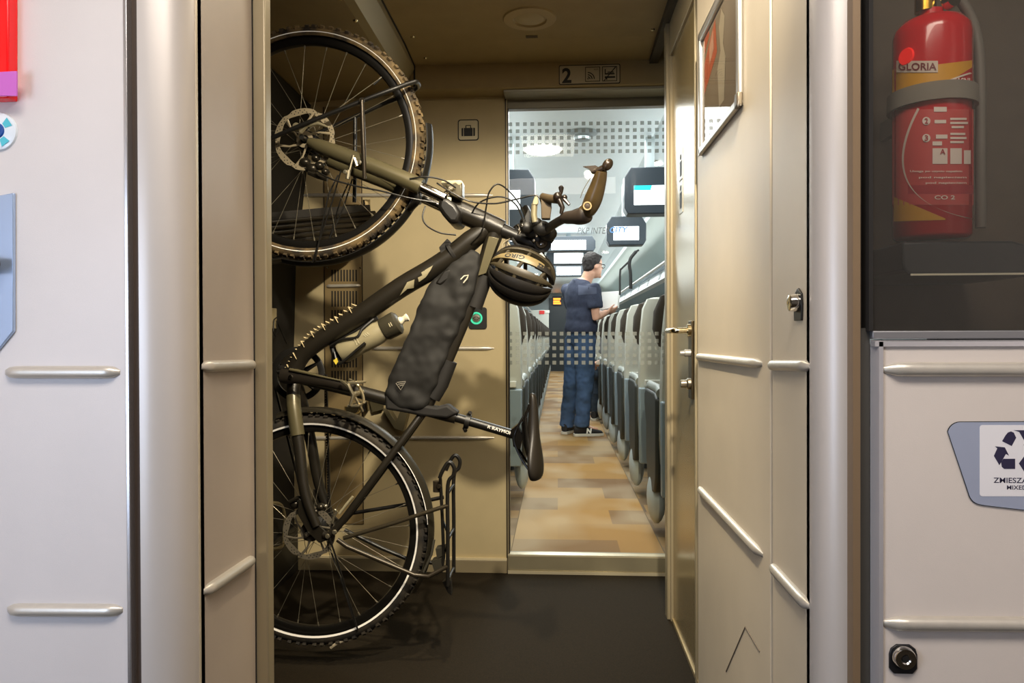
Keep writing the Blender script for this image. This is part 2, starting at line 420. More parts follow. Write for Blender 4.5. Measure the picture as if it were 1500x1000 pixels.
rail(PX(298, 867, XL), PX(370, 818, XL), (1,0,0), .0098, 'lower bumper rail on the narrow panel right of the left pillar, slanting up in view')
rail(PX(1022, 522, XR), PX(1117, 533, XR), (-1,0,0), .0098, 'long bumper rail on the right corridor wall below the framed poster, at door handle height')
rail(PX(1024, 714, XR), PX(1118, 813, XR), (-1,0,0), .0098, 'long low bumper rail on the right corridor wall below the poster, slanting down in view')
rail(PX(1130, 535, XR), PX(1186, 536, XR), (-1,0,0), .0098, 'short bumper rail below the lock on the narrow right panel')
rail(PX(1132, 829, XR), PX(1186, 888, XR), (-1,0,0), .0098, 'short low bumper rail on the narrow right panel beside the silver pillar')
rail(P(440, 286, FW), P(722, 286, FW), (0,-1,0), .0085, 'highest tan bumper rail on the back wall behind the bicycle fork')
rail(P(540, 510, FW), P(724, 510, FW), (0,-1,0), .0085, 'tan bumper rail on the back wall level with the bottle and frame bag')
rail(P(440, 641, FW), P(724, 641, FW), (0,-1,0), .0085, 'lowest tan bumper rail on the back wall behind the rear wheel')
rail(P(478, 419, FW - .008), P(528, 418, FW - .008), (0,-1,0), .0075, 'short bumper rail across the slotted vent column')
# vent column on the back wall
a = P(476, 388, FW); b = P(531, 604, FW)
vg = MB().box((a.x, FW - .006, .2), (b.x, FW, 1.98))
vent = obj('vent_panel', vg, mat('dim tan vent metal', '8c7852', .55, .1), bevel=.002)
tag(vent, 'tall slotted ventilation panel on the back wall behind the bicycle', 'vent')
for (y0, y1) in ((395, 412), (426, 449), (454, 478), (484, 508), (513, 538), (543, 566)):
    sl = MB()
    for k in range(9):
        c0 = P(486.5 + k * 4.4, y0, FW - .0062); c1 = P(486.5 + k * 4.4, y1, FW - .0062)
        sl.box((c0.x - .0032, FW - .0066, c1.z), (c0.x + .0032, FW - .0055, c0.z))
    obj('slot_row', sl, INK, vent, smooth=False)
for (x, y) in ((480, 392), (528, 392), (480, 560), (528, 560)):
    obj('screw', MB().lathe([(0,.003),(.004,.002),(.005,0)], P(x, y, FW - .006), (0,-1,0), 10), SCREW, vent)
struct('trim_24', MB().box((a.x - .004, FW - .004, .2), (a.x - .0005, FW, 1.98)), mat('vent seam', '3f3321', .7))
struct('trim_25', MB().box((b.x + .0005, FW - .004, .2), (b.x + .004, FW, 1.98)), mat('vent seam', '3f3321', .7))
# signs
def rrect(w, h, r, n=5):
    out = []
    for (cx, cy, a0) in ((w/2-r, h/2-r, 0), (-w/2+r, h/2-r, PI/2), (-w/2+r, -h/2+r, PI), (w/2-r, -h/2+r, 1.5*PI)):
        for i in range(n + 1):
            t = a0 + PI/2*i/n; out.append((cx + r*math.cos(t), cy + r*math.sin(t)))
    return out
def plate(c, w, h, r, t, Y=None, U=Vector((1,0,0)), V=Vector((0,0,1)), N=Vector((0,-1,0))):
    c = Vector(c); return MB().prism([c + U*x + V*y for x, y in rrect(w, h, r)], N*t)
lug = P(686, 190.5, FW - .0005); S = FW / F
sg = obj('luggage_sign', plate(lug, 31*S, 31*S, 4*S, .0015), INK); tag(sg, 'square luggage pictogram sign with a black suitcase on the back wall', 'sign')
obj('sign_face', plate(lug + Vector((0,-.0012,0)), 28*S, 28*S, 3*S, .0008), mat('cream sign face', 'cbbf9c', .45), sg)
lg = MB()
def lp(x, y): return lug + Vector((x*S, -.0022, y*S))
lg.prism([lp(-6.5,-9), lp(6.5,-9), lp(6.5,3), lp(-6.5,3)], (0,-.0004,0))
for s_ in (-1, 1): lg.prism([lp(s_*7.3,-9), lp(s_*9.5,-9), lp(s_*10,-8), lp(s_*10,2), lp(s_*9.5,3), lp(s_*7.3,3)], (0,-.0004,0))
lg.tube([lp(-3.5,3), lp(-3.5,6.5), lp(3.5,6.5), lp(3.5,3)], .8*S, 6)
obj('suitcase_mark', lg, INK, sg, smooth=False)
c2 = P(863.5, 109, HD - .0005); S2 = HD / F
sg = obj('coach_class_sign', plate(c2, 89*S2, 28.5*S2, 2.5*S2, .0015), INK); tag(sg, 'wide sign with number 2, wireless symbol and barred symbol above the glass door', 'sign')
obj('sign_face', plate(c2 + Vector((0,-.0012,0)), 86.5*S2, 26*S2, 1.8*S2, .0008), mat('grey beige sign face', 'b9ac90', .5), sg)
def cp(x, y): return c2 + Vector((x*S2, -.0022, y*S2))
m_ = MB().text('2', 22*S2, cp(-33,-1), (1,0,0), (0,0,1), bold=.03, width=13.5*S2); obj('number_two', m_, INK, sg, smooth=False)
m_ = MB()
def frame2(cx, w, h, t):
    for (x0, x1, y0, y1) in ((cx-w/2, cx+w/2, h/2-t, h/2), (cx-w/2, cx+w/2, -h/2, -h/2+t), (cx-w/2, cx-w/2+t, -h/2, h/2), (cx+w/2-t, cx+w/2, -h/2, h/2)):
        m_.prism([cp(x0,y0), cp(x1,y0), cp(x1,y1), cp(x0,y1)], (0,-.0003,0))
frame2(4.5, 21.5, 21.5, 1); frame2(29, 21.5, 21.5, 1)
obj('symbol_frames', m_, INK, sg, smooth=False)
m_ = MB(); m_.prism([cp(-2.2+1.1*math.cos(t), -6.5+1.1*math.sin(t)) for t in [k*PI/4 for k in range(8)]], (0,-.0003,0))
for r in (4, 7, 10.3):
    pts = [cp(-2.6 + r*math.cos(t), -7 + r*math.sin(t)) for t in [PI/2*k/8 for k in range(9)]] + [cp(-2.6 + (r-1.5)*math.cos(t), -7 + (r-1.5)*math.sin(t)) for t in [PI/2*k/8 for k in range(8,-1,-1)]]
    for k in range(8): m_.quad(pts[k], pts[k+1], pts[16-k], pts[17-k])
m_.text('WiFi', 2.4*S2, cp(9.5, 6.8), (1,0,0), (0,0,1))
obj('wireless_mark', m_, INK, sg, smooth=False)
m_ = MB()
for pl_ in ([(-7,7),(-5.6,7),(-5.6,1),(7,1),(7,-1),(-7,-1)], [(-7,-3.6),(8,-3.6),(8,-6),(-7,-6)], [(-9,-10),(-7.5,-10),(9.5,9.5),(8,10)], [(-3,3),(6,3),(6,1.6),(-3,1.6)], [(-5,-6),(-3.4,-6),(-3.4,-8.5),(-5,-8.5)]):
    m_.prism([cp(29+x, y) for x, y in pl_], (0,-.0003,0))
obj('barred_mark', m_, INK, sg, smooth=False)
# green ring door button on a dark plate
c3 = P(700, 466, FW + .0005)
bt = obj('door_button', plate(c3, 27*S, 32*S, 4*S, .006), mat('black button plate', '1c1d1b', .4), bevel=.001); tag(bt, 'black door button plate with glowing green ring, half behind the frame bag', 'button')
obj('green_ring', MB().lathe([(6.6*S,0),(6.9*S,.003),(8.8*S,.003),(9.2*S,0)], c3 + Vector((-.006,-.006,0)), (0,-1,0), 28, closed_prof=False), mat('lit green ring', '3fbf95', .3, emit=.9), bt)
obj('push_cap', MB().lathe([(0,.004),(5.6*S,.003),(6.4*S,0)], c3 + Vector((-.006,-.006,0)), (0,-1,0), 24), STEEL, bt)
m_ = MB().text('<>', 5*S, c3 + Vector((-.006,-.0105,0)), (1,0,0), (0,0,1)); obj('arrow_mark', m_, INK, bt, smooth=False)
# ceiling speaker and screws
c4 = PZ(776, 27, 2.12)
sp = obj('ceiling_speaker', MB().lathe([(.095,0),(.092,.005),(.06,.008),(.057,.002),(.0,.002)], c4, (0,0,-1), 40), mat('beige speaker ring', 'b09c74', .5)); tag(sp, 'round beige recessed fitting in the corridor ceiling', 'ceiling fitting')
obj('speaker_disc', MB().lathe([(.0,.011),(.03,.009),(.05,.003)], c4, (0,0,-1), 32), mat('pale speaker disc', 'b5a582', .5), sp)
cs = PZ(779, 53.5, 2.12); s_ = obj('ceiling_slot', MB().box(cs + Vector((-.022,-.01,-.002)), cs + Vector((.022,.01,.001))), mat('slot brown', '4b3d27', .6)); tag(s_, 'small dark slot in the ceiling behind the round fitting', 'slot')
for (px, py, n) in ((604.5, 54, 'left'), (956, 43, 'right')):
    c = PZ(px, py, 2.12); s_ = obj('ceiling_screw', MB().lathe([(0,.006),(.006,.005),(.009,0)], c, (0,0,-1), 14), SCREW); tag(s_, 'shiny screw head at the %s edge of the flat corridor ceiling' % n, 'screw')
for (px, py, n) in ((623, 92.5, 'left'), (967, 86, 'right')):
    yy = 2.93; c = P(px, py, yy); c.z = 2.12 + (hz1 - 2.12) * (yy - 2.8) / (HD - 2.8); s_ = obj('ceiling_screw', MB().lathe([(0,.006),(.005,.005),(.008,0)], c, (0,-.1,-1), 14), SCREW); tag(s_, 'small screw head on the sloped ceiling strip above the header, %s end' % n, 'screw')
for (px, py, n) in ((498, 5, 'nearer'), (520.5, 37, 'farther')):
    d = ray(px, py); t = (2.012 - CAMZ) / d.z; c = CAM + d * t; c.z = 2.03 + (c.x + .62) * .03/.44
    s_ = obj('ceiling_screw', MB().lathe([(0,.006),(.006,.005),(.009,0)], c, (0,0,-1), 14), SCREW); tag(s_, '%s screw head in the dim bay ceiling above the front wheel' % n, 'screw')
# framed poster on the right wall
a = PX(1029, 54, XR); b = PX(1089, 176, XR)
ptop = PX(1029, 54, XR).z; pbot = PX(1031, 226, XR).z; py1 = a.y; py0 = b.y
pf = thing('framed_poster', 'silver framed poster in red and grey on the right corridor wall', 'poster', (XR, (py0+py1)/2, pbot))
fr = MB(); w = .02
def fbar(y0, y1, z0, z1): fr.box((XR - .012, y0, z0), (XR - .0005, y1, z1))
fbar(py0, py1, pbot, pbot + w); fbar(py0, py1, ptop - w, ptop); fbar(py0, py0 + w, pbot, ptop); fbar(py1 - w, py1, pbot, ptop)
obj('frame', fr, SILV, pf, bevel=.004)
pm = bpy.data.materials.new('poster print'); pm.use_nodes = True; nt = pm.node_tree; bs = nt.nodes['Principled BSDF']; bs.inputs['Roughness'].default_value = .6
tcn = nt.nodes.new('ShaderNodeTexCoord'); wv = nt.nodes.new('ShaderNodeTexWave'); wv.inputs['Scale'].default_value = 2.5; wv.inputs['Distortion'].default_value = 4
rp = nt.nodes.new('ShaderNodeValToRGB'); rp.color_ramp.elements[0].color = lin('8f7c62'); rp.color_ramp.elements[1].color = lin('a99a80')
nt.links.new(tcn.outputs['Object'], wv.inputs['Vector']); nt.links.new(wv.outputs['Fac'], rp.inputs['Fac']); nt.links.new(rp.outputs['Color'], bs.inputs['Base Color'])
sh = obj('poster_sheet', MB().box((XR - .003, py0 + w*.8, pbot + w*.8), (XR - .001, py1 - w*.8, ptop - w*.8)), pm, pf, smooth=False)
def pq(u, v): return Vector((XR - .0034, py1 + (py0 - py1)*u, pbot + (ptop - pbot)*v))
REDP = mat('faded red print', 'c4694a', .3)
obj('red_block', MB().add([pq(.09,.47), pq(.45,.64), pq(.40,.92), pq(.09,.72)], [(0,1,2,3)]).add([pq(.09,.8), pq(.25,.88), pq(.22,.93), pq(.09,.93)], [(0,1,2,3)]), REDP, sh, smooth=False)
obj('pale_block', MB().add([pq(.24,.64) + Vector((-.0003,0,0)), pq(.37,.71) + Vector((-.0003,0,0)), pq(.35,.86) + Vector((-.0003,0,0)), pq(.24,.79) + Vector((-.0003,0,0))], [(0,1,2,3)]), mat('faded pink print', 'd2a082', .3), sh, smooth=False)
obj('pale_figure', MB().prism([pq(x,y) for x, y in ((.5,.2),(.62,.2),(.66,.5),(.6,.62),(.64,.8),(.56,.9),(.5,.8),(.54,.6),(.46,.5))], (-.0002,0,0)), mat('pale figure print', 'c2b294', .3), sh, smooth=False)
obj('corner_cap', MB().box((XR - .0135, py0 - .001, pbot - .001), (XR - .0005, py0 + .028, pbot + .03)), mat('worn corner cap', '6d6252', .4, .4), pf, bevel=.004)
PGL = glass('poster cover', 'ffffff', ior=1.12)
obj('cover', MB().add([(XR - .0045, py0 + w, pbot + w), (XR - .0045, py1 - w, pbot + w), (XR - .0045, py1 - w, ptop - w), (XR - .0045, py0 + w, ptop - w)], [(0,1,2,3)]), PGL, pf, smooth=False)
# cam lock on the narrow right panel
c5 = PX(1171.5, 446, XR)
lk = obj('panel_lock', MB().prism([c5 + Vector((0, y, z)) for y, z in ((-.018,-.026),(.018,-.026),(.02,.0),(.016,.018),(0,.027),(-.016,.018),(-.02,0))], (-.004,0,0)), mat('black lock shell', '191714', .35), bevel=.001)
tag(lk, 'small key lock with dark shell on the narrow right panel', 'lock')
obj('lock_barrel', MB().lathe([(.0,.014),(.006,.016),(.0135,.014),(.015,.004),(.015,0)], c5 + Vector((-.003,0,.003)), (-1,0,0), 24), CHROME, lk)
obj('key_slot', MB().box(c5 + Vector((-.0178,-.0015,-.003)), c5 + Vector((-.0165,.0015,.009))), INK, lk)

# ================================================================== RIGHT FRONT CABINET
gx0, gx1 = P(1280, 500, FL).x, .95
zs0 = P(1400, 496, FL).z; zs1 = P(1400, 484, FL).z
struct('trim_20', MB().box((gx0, FL + .004, zs0), (gx1, FL + .035, zs1)), mat('grey window bar', '8f8e90', .4, .5), bevel=.002)
# niche behind the dark glass
nic = MB()
nic.box((gx0, FL + .33, zs1), (gx1, FL + .36, 2.3)); nic.box((gx1, FL + .03, zs1), (gx1 + .03, FL + .36, 2.3)); nic.box((gx0 - .0, FL + .03, zs1 - .01), (gx1, FL + .36, zs1 + .002)); nic.box((gx0 - .012, FL + .03, zs1), (gx0, FL + .36, 2.3))
struct('wall_niche', nic, mat('dim taupe niche', '5a5044', .7, 0, .1, 40), smooth=False)
w1 = struct('window_1', MB().add([(gx0, FL + .006, zs1), (gx1, FL + .006, zs1), (gx1, FL + .006, 2.3), (gx0, FL + .006, 2.3)], [(0,1,2,3)]), glass('smoked cabinet glass', 'f6f4ee', ior=1.35, rough=.02, opaque=.06, diff='b4aca0'), smooth=False)  # pale diffuse share puts a dusty haze into the glass
struct('trim_21', MB().box((gx0 - .006, FL + .002, zs1), (gx0, FL + .03, 2.3)), DARKGAP)
# lower panel with bevelled frame
px0 = P(1286, 500, FL).x; pz1 = P(1400, 500, FL).z
struct('wall_front_right', MB().box((px0, FL, 0), (gx1 + .4, FL + .03, pz1 - .004)), mat('pinkish grey panel', 'e0d5cb', .42, 0, .025, 6, .1, 1100), smooth=False)
struct('trim_22', MB().prism([(px0 - .006, FL + .012, 0), (px0, FL - .004, 0), (px0 + .006, FL - .004, 0), (px0 + .006, FL + .012, 0)], (0,0,pz1 + .001)).prism([(px0 - .006, FL + .012, pz1 + .003), (px0 - .006, FL - .004, pz1), (px0 - .006, FL - .004, pz1 - .007), (px0 - .006, FL + .012, pz1 - .007)], (1.1,0,0)), mat('bright bevel frame', 'e2dfe2', .25, .6), smooth=False)
rail(P(1293, 541, FL), P(1640, 541, FL), (0,-1,0), .0105, 'long silver bumper rail along the top of the waste panel below the dark glass')
rail(P(1293, 912, FL), P(1640, 914, FL), (0,-1,0), .0105, 'long silver bumper rail low on the waste panel, above the black lock')
# waste flap
def fp(x, y, e=0): v = P(x, y, FL); v.y = FL - .001 - e; return v
def arcpts(c, r, a0, a1, n=6): return [(c[0] + r*math.cos(math.radians(a0 + (a1-a0)*i/n)), c[1] + r*math.sin(math.radians(a0 + (a1-a0)*i/n))) for i in range(n+1)]
fl = arcpts((1406, 637), 19, 195, 270) + [(1610, 617), (1610, 746), (1500, 746)] + [(1440, 739)] + arcpts((1437, 719), 19, 100, 160)
cx_, cy_ = 1500, 680
ff = thing('waste_flap', 'blue grey slanted waste flap with white recycling sticker on the right panel', 'flap', fp(1500, 746))
obj('seam', MB().prism([fp(cx_ + (x-cx_)*1.008, cy_ + (y-cy_)*1.016) for x, y in fl], (0,-.0006,0)), INK, ff, smooth=False)
obj('flap', MB().prism([fp(x, y, .0004) for x, y in fl], (0,-.0012,0)), mat('blue grey flap metal', 'aeb6cc', .4, .25, .02, 9), ff, smooth=False)
stc = obj('sticker', MB().prism([fp(1494 + x, 674 + y, .0016) for x, y in rrect(121, 104, 4)], (0,-.0004,0)), mat('white sticker', 'f1eef0', .45), ff, smooth=False)
NAVY = mat('navy print', '2b2645', .5)
def polys(ls): 
    m_ = MB()
    for l in ls: m_.prism([fp(x, y, .0021) for x, y in l], (0,-.0002,0))
    return m_
cxs, cys = 1494.5, 657
left = [[(1466,645.5),(1471,637),(1474.5,632.8),(1479,631.2),(1483,633),(1486.5,640.5),(1480,652.5)],
        [(1455.5,653),(1470,654.5),(1476,666.5),(1471.5,664),(1462,680.5),(1454,667),(1459,656)],
        [(1464.5,676),(1468,671.2),(1485,671.2),(1485,686),(1469,686),(1465.5,683)]]
rotd = []
for L in left[:]:
    for k in (1,):
        pass
sym = list(left)
sym.append([(1483,629.5),(1500,629.5),(1504.5,634),(1510,645),(1513.5,642.5),(1508,652),(1497,651),(1500.5,648.5),(1491,632)])
sym.append([(1512,651),(1518,647),(1527,663),(1527,668),(1522,671)] + [(1519,676),(1510,661)])
sym.append([(1524,672),(1516,686),(1499,686),(1499,691),(1490.5,678),(1499,666.5),(1499,671),(1512,671)])
obj('recycling_mark', polys(sym), NAVY, stc, smooth=False)
S3 = FL / F
obj('lettering', MB().text('ZMIESZANE', 7.6*S3, fp(1453.5, 702.5, .0022), (1,0,0), (0,0,1), 'LEFT', bold=.012, width=61*S3), NAVY, stc, smooth=False)
obj('lettering', MB().text('MIXED', 6*S3, fp(1473, 713, .0022), (1,0,0), (0,0,1), 'LEFT', bold=.012, width=27*S3), NAVY, stc, smooth=False)
c6 = fp(1322, 963) + Vector((0,.0014,0))
lk = obj('panel_lock', MB().prism([c6 + Vector((x*S3, 0, y*S3)) for x, y in ((-19.5,6),(-17,14),(-9,20),(9,20),(17,14),(19.5,6),(19.5,-14),(13,-22),(-13,-22),(-19.5,-14))], (0,-.004,0)), mat('black lock plate', '1b1a1c', .35), bevel=.0015)
tag(lk, 'round key lock on a black plate low on the waste panel at right', 'lock')
obj('lock_barrel', MB().lathe([(0,.006),(.005,.006),(.007,.008),(.0145,.008),(.017,.003),(.017,0)], c6 + Vector((0,-.004,.002)), (0,-1,0), 28), CHROME, lk)
obj('key_slot', MB().lathe([(0,.0072),(.0055,.0068),(.0065,.0)], c6 + Vector((0,-.004,.002)), (0,-1,0), 6), INK, lk)
# ---- fire extinguisher behind the glass
EY = FL + .15; SE = EY / F
ec = P(1364.5, 352, EY); er = 50 * SE; et = P(1366, 62, EY).z; ezb = ec.z
ex = thing('fire_extinguisher', 'red fire extinguisher with yellow and white label behind dark glass', 'fire extinguisher', ec)
RED = mat('glossy red paint', 'd0101c', .22, 0, coat=.5)
ez_sh = P(1366, 45, EY).z; ez_top = P(1366, 34, EY).z
obj('cylinder', MB().lathe([(0,0),(er*.9,0),(er,.006),(er, ez_sh - ezb - .012),(er*.97, ez_sh - ezb),(er*.8, ez_top - ezb),(er*.45, ez_top - ezb + .008),(er*.3, ez_top - ezb + .012),(er*.3, ez_top-ezb+.02),(0,ez_top-ezb+.02)], ec, (0,0,1), 48), RED, ex, ang=60)
def ec_(px, py, e=.0008):                 # where the sight line of a pixel of the photograph meets the round wall of the cylinder
    d = ray(px, py); k = math.hypot(d.x, d.y); ux, uy = d.x/k, d.y/k; R = er + e
    s0 = ec.x*ux + EY*uy; h2 = ec.x**2 + EY**2 - s0*s0
    if h2 < R*R*.998: s = s0 - math.sqrt(R*R - h2); return CAM + d*(s/k)
    q = CAM + d*(s0/k); w = Vector((q.x - ec.x, q.y - EY, 0)).normalized()*R; return Vector((ec.x + w.x, EY + w.y, q.z))
def wrap(poly, e=.0008, steps=14):
    """strip between two boundary curves given as functions of x"""
    x0, x1, top, bot = poly; m_ = MB(); vs = []
    for i in range(steps + 1):
        x = x0 + (x1 - x0)*i/steps; vs += [ec_(x, top(x), e), ec_(x, bot(x), e)]
    return m_.add(vs, [(2*i, 2*i+1, 2*i+3, 2*i+2) for i in range(steps)])
YEL = mat('yellow label', 'e0a018', .4); PNK = mat('faded red label', 'd8504e', .4)
obj('yellow_band', wrap((1307, 1424, lambda x: 102 - (x-1309)*.12, lambda x: 137 - max(0, x-1362)*.62 if x > 1362 else 137)), YEL, ex)
obj('red_label', wrap((1307, 1426, lambda x: 160, lambda x: 300)), PNK, ex)
obj('yellow_band', wrap((1309, 1385, lambda x: 288 + (x-1309)*.42, lambda x: 324 - (x-1316)*.03)), YEL, ex)
obj('plain_red_label', wrap((1330, 1426, lambda x: 271, lambda x: 284), .001), mat('deep red label', 'b81f30', .4), ex)
wl = MB()
def arc_strip(fx, n=24, e=.0016, w=3):
    vs = []
    for i in range(n+1):
        x, y = fx(i/n); vs += [ec_(x, y, e), ec_(x + w, y + w*.5, e)]
    wl.add(vs, [(2*i, 2*i+1, 2*i+3, 2*i+2) for i in range(n)])
arc_strip(lambda t: ((1 - t)**2*1344 + 2*t*(1 - t)*1272 + t*t*1425, (1 - t)**2*158 + 2*t*(1 - t)*292 + t*t*320))
arc_strip(lambda t: (1361 + 60*t, 131 - 33*t + 8*t*t))
obj('white_arc', wl, mat('white label line', 'ecd8cc', .4), ex)
def label_rect(x0, x1, y0, y1, m, name, e=.0018): obj(name, wrap((x0, x1, lambda x: y0, lambda x: y1), e, 5), m, ex)
label_rect(1313, 1374, 89, 106, mat('white maker panel', 'ddc9b8', .4), 'maker_panel')
EM = mat('label white', 'fae8de', .45)
lt = MB().text('GLORIA', 1, (0,0,0), (1,0,0), (0,0,1), bold=.02, fn=None)
def tx(txt, cx, cy, h_, w_, m, name='lettering', e=.0024, align='CENTER'):
    t = MB().text(txt, h_, (0,0,0), (1,0,0), (0,0,1), bold=.02, width=w_, align=align, fn=lambda a, b: ec_(cx + a, cy - b, e)); obj(name, t, m, ex, smooth=False)
tx('GLORIA', 1344, 97.5, 11, 56, mat('dark red print', '7a1420', .4))
tx('GASNI', 1408, 118, 8, 26, EM); tx('CA', 1402, 128, 6, 12, EM)
for (n_, yy) in (('2', 177), ('3', 202)):
    obj('step_disc', MB().add([ec_(1357 + 6*math.cos(k*PI/8), yy + 6*math.sin(k*PI/8), .002) for k in range(16)], [tuple(range(16))]), EM, ex, smooth=False)
    tx(n_, 1357, yy, 8, 5, mat('label red print', 'b83a40', .4), e=.003)
for (x0, x1, y0, y1) in ((1366,1388,217,240), (1392,1409,217,240), (1412,1422,220,240)): label_rect(x0, x1, y0, y1, EM, 'pictogram_panel')
tx('A', 1381, 222, 8, 8, mat('label red print', 'b83a40', .4), e=.003)
for (x0, x1, y, h_) in ((1392,1416,174,3),(1392,1418,180,3),(1394,1412,186,3),(1392,1414,196,3),(1392,1416,202,3),(1392,1412,208,3),(1368,1387,160,7),(1369,1386,178,5),(1371,1388,200,6),(1366,1380,210,6)): label_rect(x0, x1, y-h_/2, y+h_/2, EM, 'print_line')
for (x0, x1, y) in ((1333,1410,251),(1346,1416,260),(1356,1416,268)): tx('Uwaga po uzyciu napelnic' if y < 255 else 'pod napieciem' , (x0+x1)/2, y, 4, x1-x0, EM)
tx('CO 2', 1384, 289, 6, 30, EM)
# round red dot, collar and head
c = ec_(1328, 83, .0); obj('red_dot', MB().lathe([(0,.003),(.0125,.003),(.014,0)], c, (c.x-ec.x, c.y-EY, 0), 24), mat('bright red dot', 'ff1408', .4, emit=.25), ex)  # emission brightens the red of the dot, which is no lamp
head = MB().cyl(ec + Vector((-.01,0,ez_top-ezb+.018)), ec + Vector((-.01,0,ez_top-ezb+.05)), .016, 20); obj('brass_valve', head, mat('brass', 'c79a3a', .25, 1), ex)
hd2 = MB().ell(ec + Vector((-.012,0,ez_top-ezb+.062)), .026, .022, .02); hd2.tube([ec + Vector((-.012,0,ez_top-ezb+.07)), ec + Vector((.06,-.01,ez_top-ezb+.1))], [.012,.008], 10); obj('lever', hd2, mat('dark red lever', '8c1c1e', .35), ex)
obj('gauge', MB().lathe([(0,.012),(.013,.012),(.015,.0),(0,0)], ec + Vector((.02,-.012,ez_top-ezb+.03)), (.3,-1,0), 20), CHROME, ex)
hs = spline([ec + Vector((.02,0,ez_top-ezb+.04)), ec + Vector((.05,.0,ez_top-ezb+.03)), ec + Vector((.075,0,ez_top-ezb-.05)), ec + Vector((.078,0,.1)), ec + Vector((.078,0,.02))], 8)
obj('hose', MB().tube(hs, .008, 10), mat('grey hose', '6f6a62', .5), ex)
cl = MB().lathe([(er+.003,-.014),(er+.008,-.014),(er+.008,.014),(er+.003,.014)], (ec.x, EY, P(1366, 149, EY).z), (0,0,1), 40, closed_prof=True)
cl.box((ec.x - .006, EY + er, P(1366,165,EY).z), (ec.x + .006, FL + .33, P(1366,135,EY).z))
cl = obj('clamp_band', cl, glass('clear plastic band', 'd8d4cc', opaque=.55, diff='b5aea2'), None); tag(cl, 'clear grey clamp band round the red fire extinguisher', 'clamp')
# cradle below it
a = P(1311, 357, EY - er*.6); b = P(1520, 403, EY - er*.6)
trm = obj('cradle_tray', MB().prism([(a.x + x*(b.x-a.x), EY - er*1.05, b.z + z*(a.z-b.z)) for x, z in ((0,1),(.75,1),(.88,.85),(1,.4),(1,0),(.06,0),(.015,.12),(0,.35))], (0, FL + .329 - EY + er*1.05, 0)), mat('dark blue grey tray', '2b3238', .35), bevel=.004)
tag(trm, 'dark tray with bright lower edge holding the fire extinguisher', 'tray')
obj('edge_strip', MB().box((a.x + .012, EY - er*1.05 - .002, b.z - .001), (b.x, EY - er*1.05, b.z + .002)), mat('pale strip', 'd8ceb4', .3, emit=.15), trm)  # faint emission paints the bright edge line, no lamp here
# ================================================================== LEFT FRONT FITTINGS
def lp3(x, y, e=0): return P(x, y, FL + .0004 - e)
rb = MB().prism([lp3(-60, -60), lp3(27, -60), lp3(27, 150), lp3(-60, 152)], (0,-.022,0))
rbx = obj('alarm_box', rb, mat('bright red enamel', 'ff0810', .25), bevel=.003); tag(rbx, 'glossy red box at the upper left edge of the front panel', 'box')
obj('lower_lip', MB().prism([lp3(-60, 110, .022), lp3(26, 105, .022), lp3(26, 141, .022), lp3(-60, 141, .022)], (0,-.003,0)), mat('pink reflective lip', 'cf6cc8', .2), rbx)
cb = P(0, 193, FL + .0004)
bn = thing('round_push_button', 'round white push button with blue centre under the red box', 'button', cb)
obj('disc', MB().lathe([(0,.006),(.024,.006),(.029,.004),(.03,0)], cb, (0,-1,0), 40), mat('pearly white button', 'e4ecf2', .25), bn)
m_ = MB()
for k in (0, 2, 4, 6):
    t0, t1 = k*PI/4 + .3, k*PI/4 + .9
    m_.quad(*[cb + Vector((r*math.cos(t), -.0064, r*math.sin(t))) for r, t in ((.014,t0),(.026,t0),(.026,t1),(.014,t1))])
obj('teal_segments', m_, mat('teal segment', '55c4d4', .3), bn, smooth=False)
obj('blue_centre', MB().lathe([(0,.0085),(.0105,.008),(.012,.006)], cb, (0,-1,0), 28), mat('royal blue cap', '1c4f9c', .3), bn)
obj('lettering', MB().text('0', .009, cb + Vector((.0035,-.009,0)), (1,0,0), (0,0,1), bold=.04), WHITE, bn, smooth=False)
hb = lp3(-40, 440)
gh = thing('panel_recess_handle', 'shiny blue grey recessed plate with a dark knob at the left edge', 'handle', hb)
obj('plate', MB().prism([lp3(-70, 300), lp3(24, 283), lp3(24, 485), lp3(-70, 600)], (0,-.006,0)), mat('blue mirror plate', 'b4c8e6', .2, .5), gh, bevel=.002)
kb = lp3(0, 388, .006); obj('knob', MB().tube([kb + Vector((-.06,-.02,0)), kb + Vector((.0,-.02,0)), kb + Vector((.009,-.02,0)), kb + Vector((.0135,-.02,0))], [.0125,.0125,.010,.003], 16), mat('dark brown knob', '3a2a2a', .35), gh)
obj('stem', MB().cyl(kb + Vector((-.03,0,0)), kb + Vector((-.03,-.02,0)), .006), STEEL, gh)
# ================================================================== THE BICYCLE
Y0 = 2.2; SB = Y0 / F
def B(px, py, dy=0): return P(px, py, Y0 + dy)
def BS(l, dy=0): return [B(x, y, dy) for x, y in l]
FR = mat('matt dark olive frame paint', '231f18', .36, .15, .06, 30)
FR2 = mat('matt black paint', '181613', .4, .1)
OLV = mat('satin olive grey fork paint', '5e573f', .32, .3)
BLK = mat('black plastic', '171512', .45)
RUB = mat('dusty black tyre rubber', '1a1713', .8, 0, 0, 30, .2, 500, col2='332c21')
MUD = mat('muddy tan tyre tread', '2a2218', .85, 0, 0, 22, .3, 400, col2='6e5a38')
RIMM = mat('black rim', '1c1a17', .3, .4)
REFL = mat('reflective stripe', 'f2ece0', .4, emit=.12)  # small emission paints the returned light into the stripe
SPK = mat('steel spoke', '8f8774', .3, .6)
DISC = mat('steel brake disc', 'a89a7e', .35, .3)
DISC2 = mat('dull steel brake disc', '6f6758', .4, .25)
fc = B(454, 210); rc = B(460, 774)
bike = thing('bicycle', 'dark olive trekking bicycle hung upright on its wheels along the bay wall', 'bicycle', (rc.x, Y0, .06))
R0 = 174 * SB; RS = 160 * SB; RI = 146 * SB
AX = Vector((0, -1, 0))
